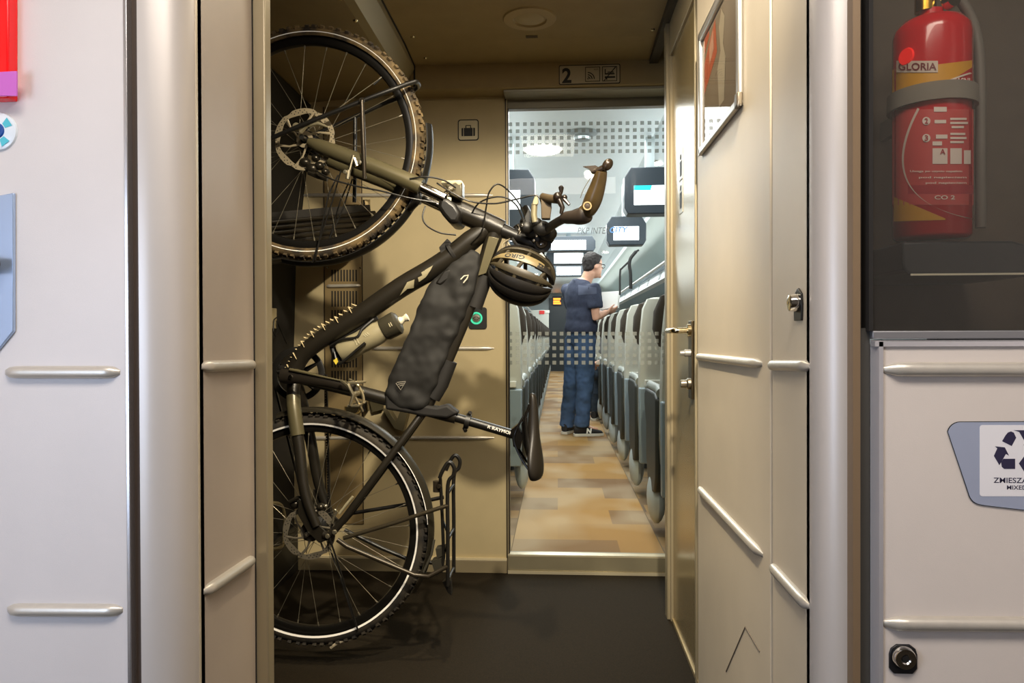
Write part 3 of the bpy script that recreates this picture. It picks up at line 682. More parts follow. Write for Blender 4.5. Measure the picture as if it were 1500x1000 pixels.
def wheel(c, nm, tm, rotor_r, rotor_m, seedv, stripe_r):
    rnd = random.Random(seedv)
    prof = []
    hub_w = RI
    # rim : closed profile
    rim = MB().lathe([(RI, -.010), (RI + .004, -.012), (RS - .004, -.0125), (RS - .002, -.011), (RS - .002, .011), (RS - .004, .0125), (RI + .004, .012), (RI, .010), (RI - .003, 0)], c, AX, 96, closed_prof=True)
    rm = obj(nm, rim, RIMM, bike)
    ty = MB(); rt = R0 - .024
    pr = [(rt + .0225*math.cos(PI*k/8 - 0) * 1.0, .0235*math.sin(PI*k/8)) for k in range(-5, 6)]
    pr = [(RS - .004, -.011)] + [(rt + .021*math.cos(a), .0235*math.sin(a)) for a in [(-120 + 24*k)*PI/180 for k in range(11)]] + [(RS - .004, .011)]
    ty.lathe(pr, c, AX, 96)
    nb = 84
    for i in range(nb):
        w = 2*PI*(i + .3*rnd.random()) / nb; d = Vector((math.cos(w), 0, math.sin(w))); t = Vector((-math.sin(w), 0, math.cos(w)))
        for s_ in (-1, 1):
            o = c + d*(rt + .0155) + AX*(s_*.0165)
            e1 = (d*.8 + AX*s_*.6).normalized()*.0055; e2 = t*.0058 + AX*s_*.001; e3 = (AX*s_*.8 - d*.55)*.006
            q = [o + a*e1 + b*e2 + g*e3 for a in (-1,1) for b in (-1,1) for g in (-1,1)]
            ty.add(q, [(0,1,3,2),(4,6,7,5),(0,4,5,1),(2,3,7,6),(0,2,6,4),(1,5,7,3)])
        if i % 2 == 0:
            o = c + d*(rt + .0215); e1 = d*.002; e2 = t*.007; e3 = AX*.006
            q = [o + a*e1 + b*e2 + g*e3 for a in (-1,1) for b in (-1,1) for g in (-1,1)]
            ty.add(q, [(0,1,3,2),(4,6,7,5),(0,4,5,1),(2,3,7,6),(0,2,6,4),(1,5,7,3)])
    obj('tyre', ty, tm, rm, ang=35)
    st = MB()
    for s_ in (-1, 1): st.lathe([(stripe_r - .0028, s_*.0219), (stripe_r + .0028, s_*.0243), (stripe_r + .002, s_*.0225), (stripe_r - .002, s_*.0205)], c, AX, 96, closed_prof=True)
    obj('reflective_stripe', st, REFL, rm)
    hub = MB().lathe([(0,-.052),(.008,-.052),(.009,-.04),(.03,-.034),(.031,-.028),(.018,-.022),(.016,0),(.018,.022),(.031,.028),(.03,.034),(.009,.04),(.008,.052),(0,.052)], c, AX, 28)
    obj('hub', hub, BLK, rm)
    sp = None; n = 28
    for i in range(n):
        w = 2*PI*(i + .2)/n; s_ = 1 if i % 2 else -1; off = (1 if (i//2) % 2 else -1) * .95
        a = c + Vector((.027*math.cos(w + off), 0, .027*math.sin(w + off))) + AX*(s_*.031)
        e = c + Vector((RI*math.cos(w), 0, RI*math.sin(w))) + AX*(s_*.002)
        m_ = MB().tube([a, e], .0008, 5); u = (e - a).normalized()
        m_.tube([e - u*.012, e], .0023, 6)
        obj('spoke', m_, SPK, rm)
    # brake rotor on the near side
    ro = MB(); cr = c + AX*.046; hw = .0009
    nn = 60; ro_o = [rotor_r - .0035*(1 if (k % 10) < 2 else 0) for k in range(nn)]; ri_ = rotor_r - .0165
    vs = []
    for k in range(nn):
        d = Vector((math.cos(2*PI*k/nn), 0, math.sin(2*PI*k/nn)))
        rin = ri_ + .0028*math.sin(2*PI*k/nn*6)
        vs += [cr + d*ro_o[k] + AX*hw, cr + d*rin + AX*hw, cr + d*ro_o[k] - AX*hw, cr + d*rin - AX*hw]
    fs = []
    for k in range(nn):
        a, b = 4*k, 4*((k+1) % nn); fs += [(a, b, b+1, a+1), (a+2, a+3, b+3, b+2), (a, a+2, b+2, b), (a+1, b+1, b+3, a+3)]
    ro.add(vs, fs)
    for k in range(6):
        w = 2*PI*k/6 + .2; d0 = Vector((math.cos(w + .55), 0, math.sin(w + .55))); d1 = Vector((math.cos(w), 0, math.sin(w))); d2 = Vector((math.cos(w + .2), 0, math.sin(w+.2)))
        ro.tube([cr + d0*.021, cr + d2*(.021 + (ri_-.021)*.55), cr + d1*(ri_ + .004)], [.0035,.0026,.004], 6, flat=.4, up=Vector((0,1,0)).cross(d1))
    ro.lathe([(.013,-.0009),(.025,-.0009),(.025,.0009),(.013,.0009)], cr, AX, 24, closed_prof=True)
    rr = obj('brake_rotor', ro, rotor_m, rm)
    ho = MB()
    for k in range(40):
        w = 2*PI*k/40
        for j, rr_ in enumerate((rotor_r - .0055, rotor_r - .0115)):
            if (k + j) % 5 == 4: continue
            ww = w + j*.07; o = cr + Vector((rr_*math.cos(ww), 0, rr_*math.sin(ww))) + AX*.0011
            ho.add([o + Vector((.0019*math.cos(q), 0, .0019*math.sin(q))) for q in [t*PI/3 for t in range(6)]], [tuple(range(6))])
    obj('rotor_holes', ho, INK, rr, smooth=False)
    return rm
fw = wheel(fc, 'front_wheel', MUD, .092, DISC, 3, RS + .002)
rw = wheel(rc, 'rear_wheel', RUB, .080, DISC2, 5, 158*SB)
obj('valve', MB().tube([fc + Vector(((RI)*math.cos(.72), 0, RI*math.sin(.72))), fc + Vector(((RI-.035)*math.cos(.72), 0, (RI-.035)*math.sin(.72)))], .0035, 8), BLK, fw)
# ---- frame
ht0, ht1 = B(668, 308), B(733, 336)
obj('head_tube', MB().tube([B(665,306), B(676,311), B(726,333), B(736,337)], [.030,.0325,.031,.029], 24), FR, bike)
DTc = [(714,334),(690,352),(660,376),(633,394),(587,421),(530,460),(485,488),(461,504),(442,521),(429,545)]
DTr = [.024,.031,.0315,.0315,.031,.030,.0275,.027,.026,.025]
dts = spline(BS(DTc), 4); drs = []
for i in range(len(DTr) - 1): drs += [DTr[i] + (DTr[i+1]-DTr[i])*k/4 for k in range(4)]
drs.append(DTr[-1])
dt = obj('down_tube', MB().tube(dts, drs, 24), FR, bike)
tt = obj('top_tube', MB().tube(BS([(728,334),(718,362),(706,400),(690,444),(662,512),(640,565),(622,602)]), [.026,.024,.021,.019,.018,.0175,.018], 18), FR, bike)
obj('gusset_panel', MB().prism(BS([(716,346),(731,349),(712,400),(700,404)], -.0265), (0,.004,0)), OLV, tt, bevel=.001)
st = obj('seat_tube', MB().tube(BS([(428,549),(520,572),(655,608),(668,611)]), [.022,.02,.0195,.0195], 18), FR, bike)
obj('bottom_bracket', MB().cyl(B(428,549) + AX*.043, B(428,549) - AX*.043, .025, 28), FR2, bike)
for s_, nm in ((1,'near'), (-1,'far')):
    p_ = BS([(620,603)]) + [B(592,643) + AX*s_*.03, B(545,708) + AX*s_*.055, B(500,768) + AX*s_*.066, B(484,774) + AX*s_*.066]
    if s_ == -1: p_ = [v + Vector((-.018*(k/4), 0, -.004)) for k, v in enumerate(p_)]
    obj('seat_stay', MB().tube(spline(p_, 4), .0105 if s_ == 1 else .012, 14), FR, bike)
    p_ = [B(431,556), B(436,590) + AX*s_*.035, B(447,650) + AX*s_*.052, B(457,715) + AX*s_*.064, B(474,762) + AX*s_*.066]
    m_ = MB().tube(spline(p_, 4), [.021 - .0005*k for k in range(17)], 14)
    cs_ = obj('chain_stay', m_, FR, bike)
    if s_ == 1: obj('stay_band', MB().tube(spline(p_, 4)[3:8], .0215, 14), OLV, cs_)
m_ = MB().prism([v + AX*.069 for v in BS([(449,722),(463,733),(478,760),(488,770),(492,781),(478,786),(462,771),(447,744)])], (0,.006,0)); obj('dropout', m_, FR, bike, bevel=.002)
m_ = MB().prism([v - AX*.063 for v in BS([(449,722),(463,733),(478,760),(488,770),(492,781),(478,786),(462,784),(447,744)])], (0,.006,0)); obj('dropout', m_, FR, bike, bevel=.002)
obj('axle', MB().cyl(rc + AX*.078, rc - AX*.078, .007, 16).cyl(rc + AX*.08, rc + AX*.07, .0035, 10), STEEL, bike)
# decal letters wrapped on the near side of the down tube
def on_tube(poly, m_, e=.0008):
    bm = bmesh.new(); f = bm.faces.new([bm.verts.new((x, y, 0)) for x, y in poly]); bmesh.ops.triangulate(bm, faces=[f])
    bmesh.ops.subdivide_edges(bm, edges=bm.edges, cuts=5, use_grid_fill=True)
    vs = []
    for v in bm.verts:
        w = P(v.co.x, v.co.y, Y0); best = 1e9
        for i in range(len(dts) - 1):
            a, b = dts[i], dts[i+1]; t = max(0, min(1, (w-a).dot(b-a)/(b-a).length_squared)); q = a + (b-a)*t; dd = (w-q).length
            if dd < best: best, rr, qq = dd, drs[i] + (drs[i+1]-drs[i])*t, q
        dd = min(best, rr*.97); vs.append(P(v.co.x, v.co.y, Y0 - math.sqrt(rr*rr - dd*dd) - e))
    bm.verts.index_update(); m_.add(vs, [tuple(v.index for v in f.verts) for f in bm.faces]); bm.free()
def z2(l): return [(x/4.547 + 380, y/4.545 + 380) for x, y in l]
m_ = MB()
for l in ([(935,240),(985,150),(1032,133),(1028,190),(985,195)], [(1000,82),(1062,45),(1085,75),(1040,90)], [(1062,45),(1078,42),(1112,98),(1090,118)], [(1112,18),(1175,2),(1140,70),(1108,118),(1062,150),(1056,120),(1096,100)]): on_tube(z2(l), m_)
obj('decal', m_, mat('pale camouflage decal', '8d8468', .45), dt)
# pale zigzag cord tied along the upper side of the down tube
m_ = MB(); zz = []
pts_ = spline([B(x, y) for x, y in ((521,446),(497,464),(472,478),(452,493),(436,515),(424,537),(417,547))], 8)
for i, p in enumerate(pts_):
    t = (pts_[min(i+1, len(pts_)-1)] - pts_[max(i-1, 0)]).normalized(); n_ = t.cross(AX).normalized()
    if n_.x > 0: n_ = -n_
    zz.append(p + AX*(.012*(1 if i % 2 else -.6)) + n_*(.004 if i % 2 else -.006) + AX*.006)
m_.tube(zz, .0028, 6)
for i in range(3, len(pts_) - 3, 6):
    m_.tube([zz[i], zz[i] + Vector((.014,-.012,-.018))], [.0025,.001], 5)
obj('lacing_cord', m_, mat('dirty cream cord', 'b5a47c', .8), dt)
# ---- fork and steering
fk = obj('fork_crown', MB().tube(BS([(650,297),(668,308)]), .03, 20).prism(BS([(644,287),(656,290),(668,299),(676,312),(671,327),(658,327),(648,315),(640,303)], -.072), (0,.144,0)), FR2, bike, bevel=.012)
for s_ in (1, -1):
    o = AX*(s_*.06)
    sh_ = Vector((0,0,0)) if s_ == 1 else Vector((-.006,0,-.02))
    def q(x, y): return P(x, y, Y0) + (P(x, y, Y0 - .06) - P(x, y, Y0) if s_ == 1 else Vector((0,.06,0)) ) + sh_
    obj('fork_leg', MB().tube([q(452,207), q(468,214), q(500,226), q(560,249), q(600,266), q(617,274)], [.012,.021,.0235,.024,.0245,.025], 20), OLV, fk)
    obj('stanchion', MB().tube([q(614,273), q(652,291)], .016, 18), CHROME, fk)
arch = [B(600,268,-.058), B(612,280,-.05), B(596,312,-.036), B(590,320,0), B(592,312,.036), B(600,292,.05), B(594,276,.058)]
arch = [B(605,270,-.055), B(612,291,-.05), B(603,303,-.03), B(600,306,0), B(598,303,.03), B(600,292,.05), B(600,270,.055)]
obj('fork_arch', MB().tube(spline(arch, 4), .011, 10), FR2, fk)
obj('axle', MB().cyl(fc + AX*.075, fc - AX*.075, .0075, 16), BLK, fk)
lv = MB().tube([fc + AX*.082 + Vector((.0,0,.012)), fc + AX*.086 + Vector((.02,0,.03)), fc + AX*.088 + Vector((.055,0,.034)), fc + AX*.09 + Vector((.085,0,.022))], [.007,.006,.0055,.0025], 10)
lv.lathe([(0,.006),(.011,.005),(.012,-.006),(0,-.006)], fc + AX*.08 + Vector((-.012,0,.028)), AX, 14)
obj('quick_release_lever', lv, mat('pale alloy lever', 'c8bd9a', .3, .7), fk)
m_ = MB()
for x, y, r in ((447,238,.018),(457,247,.02),(468,243,.016),(477,252,.013),(463,232,.014)): m_.ell(B(x, y, -.045), r, .016, r*.8, 10, 7)
m_.tube(BS([(452,252),(466,258),(480,262)], -.05), .008, 8)
obj('brake_caliper', m_, mat('dark caliper metal', '3a352c', .3, .7), fk)
m_ = MB().tube([B(519,232,-.083), B(523,243,-.083)], .006, 8).tube([B(511,249,-.083), B(509,262,-.082)], .007, 8).lathe([(0,.006),(.006,.005),(.007,0)], B(527,238,-.086), AX, 12).lathe([(0,.006),(.006,.005),(.007,0)], B(506,252,-.086), AX, 12)
m_.tube([B(517,228,-.06), B(517,228,-.087), B(513,248,-.087), B(513,250,-.06)], .0035, 8)
obj('pannier_clamp', m_, mat('bright alloy clamp', 'cfc4a8', .25, .9), fk)
# front low rider hoop
hoop_n = [B(392,205,-.095), B(440,184,-.095), B(530,148,-.09), B(580,129,-.075), B(600,122,-.05), B(610,120,-.03)]
hoop_f = [B(613,126,.03), B(606,132,.05), B(590,141,.07), B(560,153,.09), B(500,180,.095), B(440,206,.095)]
fr_ = obj('front_rack', MB().tube(spline(hoop_n + hoop_f, 4), .0068, 10), FR2, bike)
obj('rack_strut', MB().tube([B(530,147,-.1), B(532,205,-.094), B(534,262,-.088)], [.006,.0075,.006], 10).lathe([(.003,.004),(.0075,.004),(.0075,-.004),(.003,-.004)], B(530,147,-.1), AX, 14, closed_prof=True), mat('worn black strut', '3b342a', .3, .6), fr_)
obj('rack_strut', MB().tube([B(520,170,.094), B(520,246,.09), B(519,296,.088)], .006, 10), FR2, fr_)
# front mudguard
def fender(c, r0, a0, a1, n, m, nm, w=.028, par=None, drop=.012):
    m_ = MB(); vs = []
    for i in range(n + 1):
        a = math.radians(a0 + (a1-a0)*i/n); d = Vector((math.cos(a), 0, math.sin(a)))
        for k in range(9):
            u = -1 + 2*k/8; vs.append(c + d*(r0 - drop*u*u) + AX*(w*u))
        for k in range(9):
            u = 1 - 2*k/8; vs.append(c + d*(r0 - drop*u*u - .0025) + AX*(w*u))
    q = 18; fs = [(i*q+k, i*q+(k+1) % q, (i+1)*q+(k+1) % q, (i+1)*q+k) for i in range(n) for k in range(q)] + [tuple(range(q)), tuple(n*q+k for k in range(q))]
    return obj(nm, m_.add(vs, fs), m, par or bike)
ff_ = fender(fc + Vector((.006,0,-.003)), R0 + .017, 8, -104, 44, FR2, 'front_mudguard')
m_ = MB()
for s_ in (1,-1):
    m_.tube([B(503,262) + AX*s_*.055, B(490,290) + AX*s_*.058, B(467,383) + AX*s_*.034], .0024, 6)
    m_.tube([B(508,256) + AX*s_*.06, B(495,300) + AX*s_*.056, B(462,386) + AX*s_*.03], .0024, 6)
obj('mudguard_stay', m_, FR2, ff_)
rf_ = fender(rc + Vector((.004,0,.006)), R0 + .0115, 108, -32, 56, mat('olive black mudguard', '2c281f', .35, .1), 'rear_mudguard', w=.029)
st2 = MB().lathe([(R0 + .0105, 0)], rc, AX, 4) if False else MB()
for s_ in (1,): 
    pts = [rc + Vector((.004,0,.006)) + Vector((math.cos(math.radians(a)), 0, math.sin(math.radians(a))))*(R0 - .0035) + AX*.0285 for a in range(42, 2, -3)]
    st2.tube(pts, .0014, 6)
obj('reflective_stripe', st2, REFL, rf_)
m_ = MB().tube([B(481,782,-.072), B(500,840,-.06), B(524,922,-.03)], .0028, 7); m_.tube([B(478,788,.07), B(500,850,.05), B(524,925,.03)], .0028, 7)
obj('mudguard_stay', m_, FR2, rf_)
m_ = MB().tube(spline([B(484,949,-.02), B(492,943,-.02), B(503,938,-.012), B(516,936,0)], 4), [.004]*13, 8, flat=.35); obj('mudguard_tip', m_, mat('pale mudguard tip', 'b8ab90', .4), rf_)
# lamp
lb = B(663, 277); lo = Vector((0,-.02,0))
lamp = obj('front_lamp', MB().prism([B(x, y, -.05) for x, y in ((652,270),(664,264),(677,266),(677,288),(670,290),(656,284))], (0,.06,0)), mat('grey olive lamp body', '5a5340', .35, .2), bike, bevel=.005)
obj('lens', MB().prism([B(x, y, -.052) for x, y in ((645,268),(648,264),(676,263.5),(677,268),(672,272),(667,268),(660,271),(656,268))], (0,.064,0)), mat('pale lamp lens', 'c5b994', .25), lamp, bevel=.003)
obj('lamp_bracket', MB().tube([B(662,276,-.055), B(654,282,-.055), B(648,286,-.05)], [.006,.007,.005], 10).lathe([(0,.01),(.006,.01),(.008,0)], B(661,276,-.05), AX, 12), mat('bright alloy clamp', 'cfc4a8', .25, .9), lamp)
obj('reflector_tab', MB().prism([B(x, y, -.06) for x, y in ((655,288),(661,289),(661,294),(655,293))], (0,.003,0)), mat('cream tab', 'd8ceb0', .4), bike)
# ---- stem and handlebar
stem = obj('handlebar_stem', MB().tube(BS([(734,337),(750,343),(775,354),(800,365)]), [.023,.0185,.0185,.019], 20).tube([B(795,357,-.03), B(795,357,.03)], .025, 22), FR2, bike)
obj('stem_cap', MB().lathe([(0,.006),(.006,.006),(.007,.004),(.016,.004),(.018,0)], B(793,355,-.031), AX, 24), mat('bronze stem cap', '4c4234', .3, .6), stem)
obj('stem_cap_bolt', MB().lathe([(0,.004),(.004,.003),(.005,0)], B(794,357,-.036), AX, 12), CHROME, stem)
gx = [B(788,344,.28), B(790,342,.20), B(794,343,.05), B(797,343,-.05), B(800,335,-.10), B(815,325,-.16), B(838,316,-.23), B(852,311,-.28)]
gx = [B(770,305,.33), B(780,325,.24), B(790,340,.10), B(793,344,.03), B(795,344,-.03), B(801,336,-.08), B(817,325,-.13), B(838,315,-.18), B(848,311,-.20)]
hbar = obj('handlebar', MB().tube(spline(gx, 4), .0125, 16), FR2, bike)
g1 = spline([B(826,319,-.15), B(838,318,-.18), B(851,317,-.205), B(861,312,-.22)], 4)
obj('grip', MB().tube(g1, [.0145,.016,.0175,.018,.0185,.019,.0205,.0215,.0225,.0235,.024,.023,.02], 16), mat('dark brown rubber grip', '2a2119', .55), hbar)
g2 = spline([B(852,312,-.21), B(862,306,-.22), B(870,289,-.235), B(877,268,-.25), B(881,250,-.265)], 4)
be = obj('bar_end', MB().tube(g2, [.017 + .007*math.sin(min(1, k/8)*PI/2) - (.009*max(0,(k-8)/8)) for k in range(len(g2))], 18), mat('brown leather look grip', '42351f', .3, 0, .1, 60), hbar)
obj('bar_end_plug', MB().lathe([(0,.014),(.008,.013),(.011,.009),(.0105,-.009),(0,-.013)], B(860,303,-.245), AX, 20), mat('bronze plug', '3b2e20', .35, .4), be)
obj('plug_ring', MB().lathe([(.008,.0135),(.0115,.0135),(.0115,.016),(.008,.016)], B(860,303,-.245), AX, 24, closed_prof=True), mat('tan plug ring', '96805a', .35, .3), be)
obj('grip_mirror', MB().ell(B(890,241,-.275), .013, .012, .017, 16, 10, Matrix.Rotation(.6, 3, 'Y')).tube([B(890,242,-.275), B(881,247,-.267), B(868,252,-.265)], [.008,.008,.005], 10).prism([B(x, y, -.262) for x, y in ((854,243.5),(872,242),(879,246),(874,254),(867,254),(863,247))], (0,.008,0)), mat('dark glossy mirror arm', '33291f', .25, .4), be)
obj('wire', MB().tube(spline([B(871,252,-.26), B(864,262,-.255), B(855,277,-.25), B(850,290,-.245)], 4), .0011, 5), SPK, be)
m_ = MB()
for (x, y, d, r) in ((771,333,-.05,.022),(780,338,-.03,.026),(762,337,.03,.024),(757,343,.06,.019),(786,326,-.08,.017),(800,349,.02,.025),(775,345,.04,.024),(768,325,.0,.014),(794,334,-.08,.026),(803,342,-.05,.026),(790,350,-.02,.024)): m_.ell(B(x, y, d), r, .018, r*.85, 12, 8)
m_.prism([B(x, y, -.06) for x, y in ((771,330),(769,318),(774,306),(777,310),(776,330))], (0,.012,0))
obj('control_cluster', m_, BLK, hbar)
m_ = MB().tube([B(794,288,-.12), B(806,291,-.14), B(818,292,-.15)], [.011,.0115,.0125], 12).prism([B(x, y, -.13) for x, y in ((792,290),(793,320),(806,320),(808,305),(808,293))], (0,.03,0)); obj('bell_bracket', m_, mat('bronze brown bracket', '544734', .35, .4), hbar, bevel=.002)
m_ = MB().prism([B(x, y, -.1) for x, y in ((780,296),(783,287),(788,287),(789,297),(787,300),(780,300))], (0,.02,0)).tube([B(783,298,-.09), B(782,315,-.09), B(784,326,-.09)], .009, 10); obj('shifter_body', m_, mat('pale alloy shifter', 'a59b7c', .3, .5), hbar, bevel=.002)
m_ = MB().ell(B(817,288,-.16), .013, .012, .013).tube([B(818,290,-.16), B(822,281,-.16), B(822,274,-.16)], [.006,.005,.008], 10).ell(B(822,276,-.16), .0065, .006, .009).ell(B(827,289,-.16), .008, .007, .008).tube([B(818,291,-.16), B(824,304,-.165), B(822,313,-.165)], [.009,.007,.005], 10).tube([B(826,291,-.16), B(834,300,-.165)], [.006,.004], 8)
obj('brake_lever', m_, mat('black brown lever', '241c15', .3, .2), hbar)
for l in ((760,337),(765,330),(782,352),(786,345)): obj('chrome_bolt', MB().ell(B(l[0], l[1], -.075), .004, .004, .005, 8, 6), CHROME, hbar)
obj('chrome_clip', MB().tube([B(758,330,-.07), B(762,338,-.075), B(759,343,-.07)], .0035, 6), CHROME, hbar)
# cables
CB = mat('black cable', '15130f', .4)
for l in ([B(690,357,-.03), B(706,338,-.06), B(712,305,-.07), B(716,283,-.08), B(727,270,-.08), B(740,275,-.07), B(757,293,-.06), B(767,312,-.05), B(770,330,-.04)],
          [B(691,312,-.03), B(702,297,-.06), B(722,289,-.07), B(742,290,-.07), B(758,303,-.06), B(768,328,-.05)],
          [B(640,268,-.06), B(662,282,-.07), B(690,295,-.07), B(725,298,-.08), B(755,292,-.09), B(785,286,-.1), B(793,297,-.1), B(795,315,-.09)],
          [B(623,302,-.05), B(619,318,-.06), B(626,331,-.07), B(645,341,-.06), B(668,344,-.05)]):
    obj('cable', MB().tube(spline(l, 7), .0024, 8), CB, bike)
obj('brake_hose', MB().tube(spline([B(463,250,-.07), B(485,262,-.08), B(520,272,-.08), B(560,280,-.08), B(600,290,-.075), B(640,297,-.06)], 6), .0026, 8), CB, bike)
obj('brake_hose', MB().tube(spline([B(600,262,-.085), B(625,259,-.085), B(650,264,-.07), B(668,275,-.06)], 6), .0026, 8), CB, bike)
# ---- cranks, belt and pedals
bbc = B(428, 549)
cr_ = obj('crank_arm', MB().tube([bbc + AX*.075 + Vector((-.006,0,.002)), B(440,553,-.08), B(480,560,-.085), B(521,570,-.088)], [.021,.0185,.014,.0125], 14, flat=.55, up=(0,0,1)), mat('worn black crank', '2c2721', .3, .4), bike)
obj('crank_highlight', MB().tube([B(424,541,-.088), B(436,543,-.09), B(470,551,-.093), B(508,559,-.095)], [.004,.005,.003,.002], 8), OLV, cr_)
obj('crank_bolt', MB().lathe([(0,.006),(.006,.005),(.008,0)], B(426,552,-.087), AX, 16), CHROME, cr_)
pd = MB()
pc = B(523, 576, -.13)
for dz in (-.028, .03): pd.tube([pc + Vector((-.01, .045, dz)), pc + Vector((.012,.045,dz)), pc + Vector((.016,-.05,dz*1.1)), pc + Vector((-.012,-.05,dz*1.1))], .0035, 6, closed=True)
pd.tube([pc + Vector((-.012,-.05,.03)), pc + Vector((.004,-.052,.0)), pc + Vector((-.006,-.05,-.03))], .005, 8); pd.tube([pc + Vector((0,.05,0)), pc + Vector((0,-.045,0))], .008, 10)
pd.tube(spline([B(500,558,-.11), B(510,566,-.14), B(519,580,-.15), B(527,594,-.14), B(531,602,-.13)], 4), .0045, 8); pd.tube(spline([B(512,556,-.11), B(523,563,-.13), B(531,577,-.13), B(533,590,-.13)], 4), .0042, 8)
pdo = obj('pedal', pd, mat('scuffed silver pedal', 'c9bd9d', .28, .9), bike)
chr_ = MB().lathe([(.083,-.004),(.085,-.003),(.085,.003),(.083,.004),(.066,.004),(.065,0),(.066,-.004)], bbc - AX*.05, AX, 64, closed_prof=True)
for k in range(5):
    w = 2*PI*k/5 + .5; chr_.tube([bbc - AX*.05 + Vector((.02*math.cos(w),0,.02*math.sin(w))), bbc - AX*.05 + Vector((.068*math.cos(w),0,.068*math.sin(w)))], [.009,.005], 8)
obj('belt_ring', chr_, FR2, bike)
bl = MB(); bt_ = []
c2_ = rc - AX*.05
up = [bbc - AX*.05 + Vector((.088,0,-.0)), c2_ + Vector((.034,0,0))]
q0, q1 = up; nbt = 56; vs = []
bl.prism([q0 + Vector((.0025,0,0)), q1 + Vector((.0025,0,0)), q1 - Vector((.0015,0,0)), q0 - Vector((.0015,0,0))], (0,.008,0))
for k in range(nbt):
    p = q0 + (q1 - q0)*((k+.5)/nbt); bl.box(p + Vector((-.006,0,-.0032)), p + Vector((-.001,.008,.0032)))
q0, q1 = bbc - AX*.05 + Vector((-.084,0,0)), c2_ + Vector((-.034,0,0))
bl.prism([q0 + Vector((.003,0,0)), q1 + Vector((.003,0,0)), q1 - Vector((.003,0,0)), q0 - Vector((.003,0,0))], (0,.008,0))
obj('drive_belt', bl, FR2, bike)
obj('rear_sprocket', MB().lathe([(0,-.006),(.034,-.006),(.034,.006),(0,.006)], c2_, AX, 32), STEEL, bike)
obj('right_crank_arm' if False else 'crank_arm', MB().tube([bbc - AX*.065, bbc - AX*.075 + Vector((-.17,0,.04))], [.019,.012], 12, flat=.6, up=(0,0,1)), FR2, bike)
m_ = MB()
for x, y, r in ((445,737,.02),(432,738,.018),(470,742,.014),(463,748,.012)): m_.ell(B(x, y, -.04), r, .015, r*.8, 10, 7)
m_.tube(BS([(424,735),(436,729),(452,728)], -.055), .006, 8)
obj('rear_brake_caliper', m_, mat('dark caliper metal', '3a352c', .3, .7), bike)
m_ = MB().tube([B(494,748,-.06), B(489,757,-.06), B(487,766,-.06)], .004, 8).ell(B(477,741,-.05), .006,.006,.006,8,6).ell(B(491,747,-.05), .005,.005,.005,8,6)
m_.lathe([(0,.006),(.006,.005),(.008,0)], B(490,779,-.075), AX, 12); m_.lathe([(0,.006),(.006,.005),(.008,0)], B(480,785,-.075), AX, 12)
obj('dropout_bolts', m_, mat('bright alloy clamp', 'cfc4a8', .25, .9), bike)
# kickstand folded along the seat stay, pale strip on the stay
obj('stay_sticker', MB().tube([B(497,752,-.08), B(507,739,-.078), B(517,727,-.076)], .004, 8), mat('pale stay sticker', '8f876c', .4), bike)
# ---- rear rack
m_ = MB()
lo_ = [B(644,700,-.062), B(648,690,-.064), B(657,677,-.064), B(665,684,-.062), B(664,696,-.06), B(656,711,-.06), B(656,780,-.06), B(656,858,-.06)]
m_.tube(spline(lo_, 5), .0058, 10)
m_.tube([v + Vector((0,.125,0)) for v in spline(lo_, 5)], .0058, 10)
for x, y in ((656,722),(656,790),(656,850)): m_.tube([B(x,y,-.06), B(x,y,-.06) + Vector((0,.125,0))], .005, 8)
m_.tube([B(645,700,-.03), B(648,760,-.03), B(650,815,-.03), B(646,838,-.03)], .005, 8)
m_.tube([B(648,760,.0), B(654,776,-.05)], .0035, 6); m_.tube([B(648,815,.0), B(655,800,-.05)], .0035, 6)
m_.prism([B(x, y, -.015) for x, y in ((655,850),(660,850),(661,872),(656,868),(648,852))], (0,.03,0))
rk = obj('rear_rack', m_, FR2, bike)
obj('rack_strut', MB().tube([B(503,788,-.078), B(520,783,-.075), B(580,765,-.068), B(640,745,-.063), B(657,740,-.06)], .0062, 10), mat('worn rack tube', '4a4233', .28, .6), rk)
obj('rack_strut', MB().tube([B(512,752,.07), B(605,737,.066), B(650,728,.065)], .006, 10), FR2, rk)
obj('rack_strut', MB().tube([B(494,790,-.078), B(508,800,-.076), B(560,822,-.07), B(607,842,-.066), B(628,844,-.064), B(656,829,-.06)], .0068, 10), mat('worn rack tube dark', '3c352a', .35, .5), rk)
obj('rack_strut', MB().tube([B(505,776,.07), B(560,803,.066), B(600,820,.066), B(650,826,.065)], .0062, 10), FR2, rk)
obj('rear_lamp', MB().tube([B(640,704,-.02), B(640,720,-.02)], .012, 12).lathe([(0,.005),(.006,.004),(.007,0)], B(643,712,-.035), AX, 12), mat('dark lamp with bright bolts', '4c4336', .3, .7), rk)
obj('lock_bracket', MB().prism([B(x, y, -.03) for x, y in ((638,804),(650,802),(652,812),(640,818))], (0,.04,0)).tube([B(620,838,-.06), B(632,812,-.05), B(636,790,-.04)], .004, 8).prism([B(x, y, -.04) for x, y in ((632,822),(646,818),(648,838),(638,844))], (0,.04,0)), mat('dark grey bracket', '3b382f', .4, .3), rk)
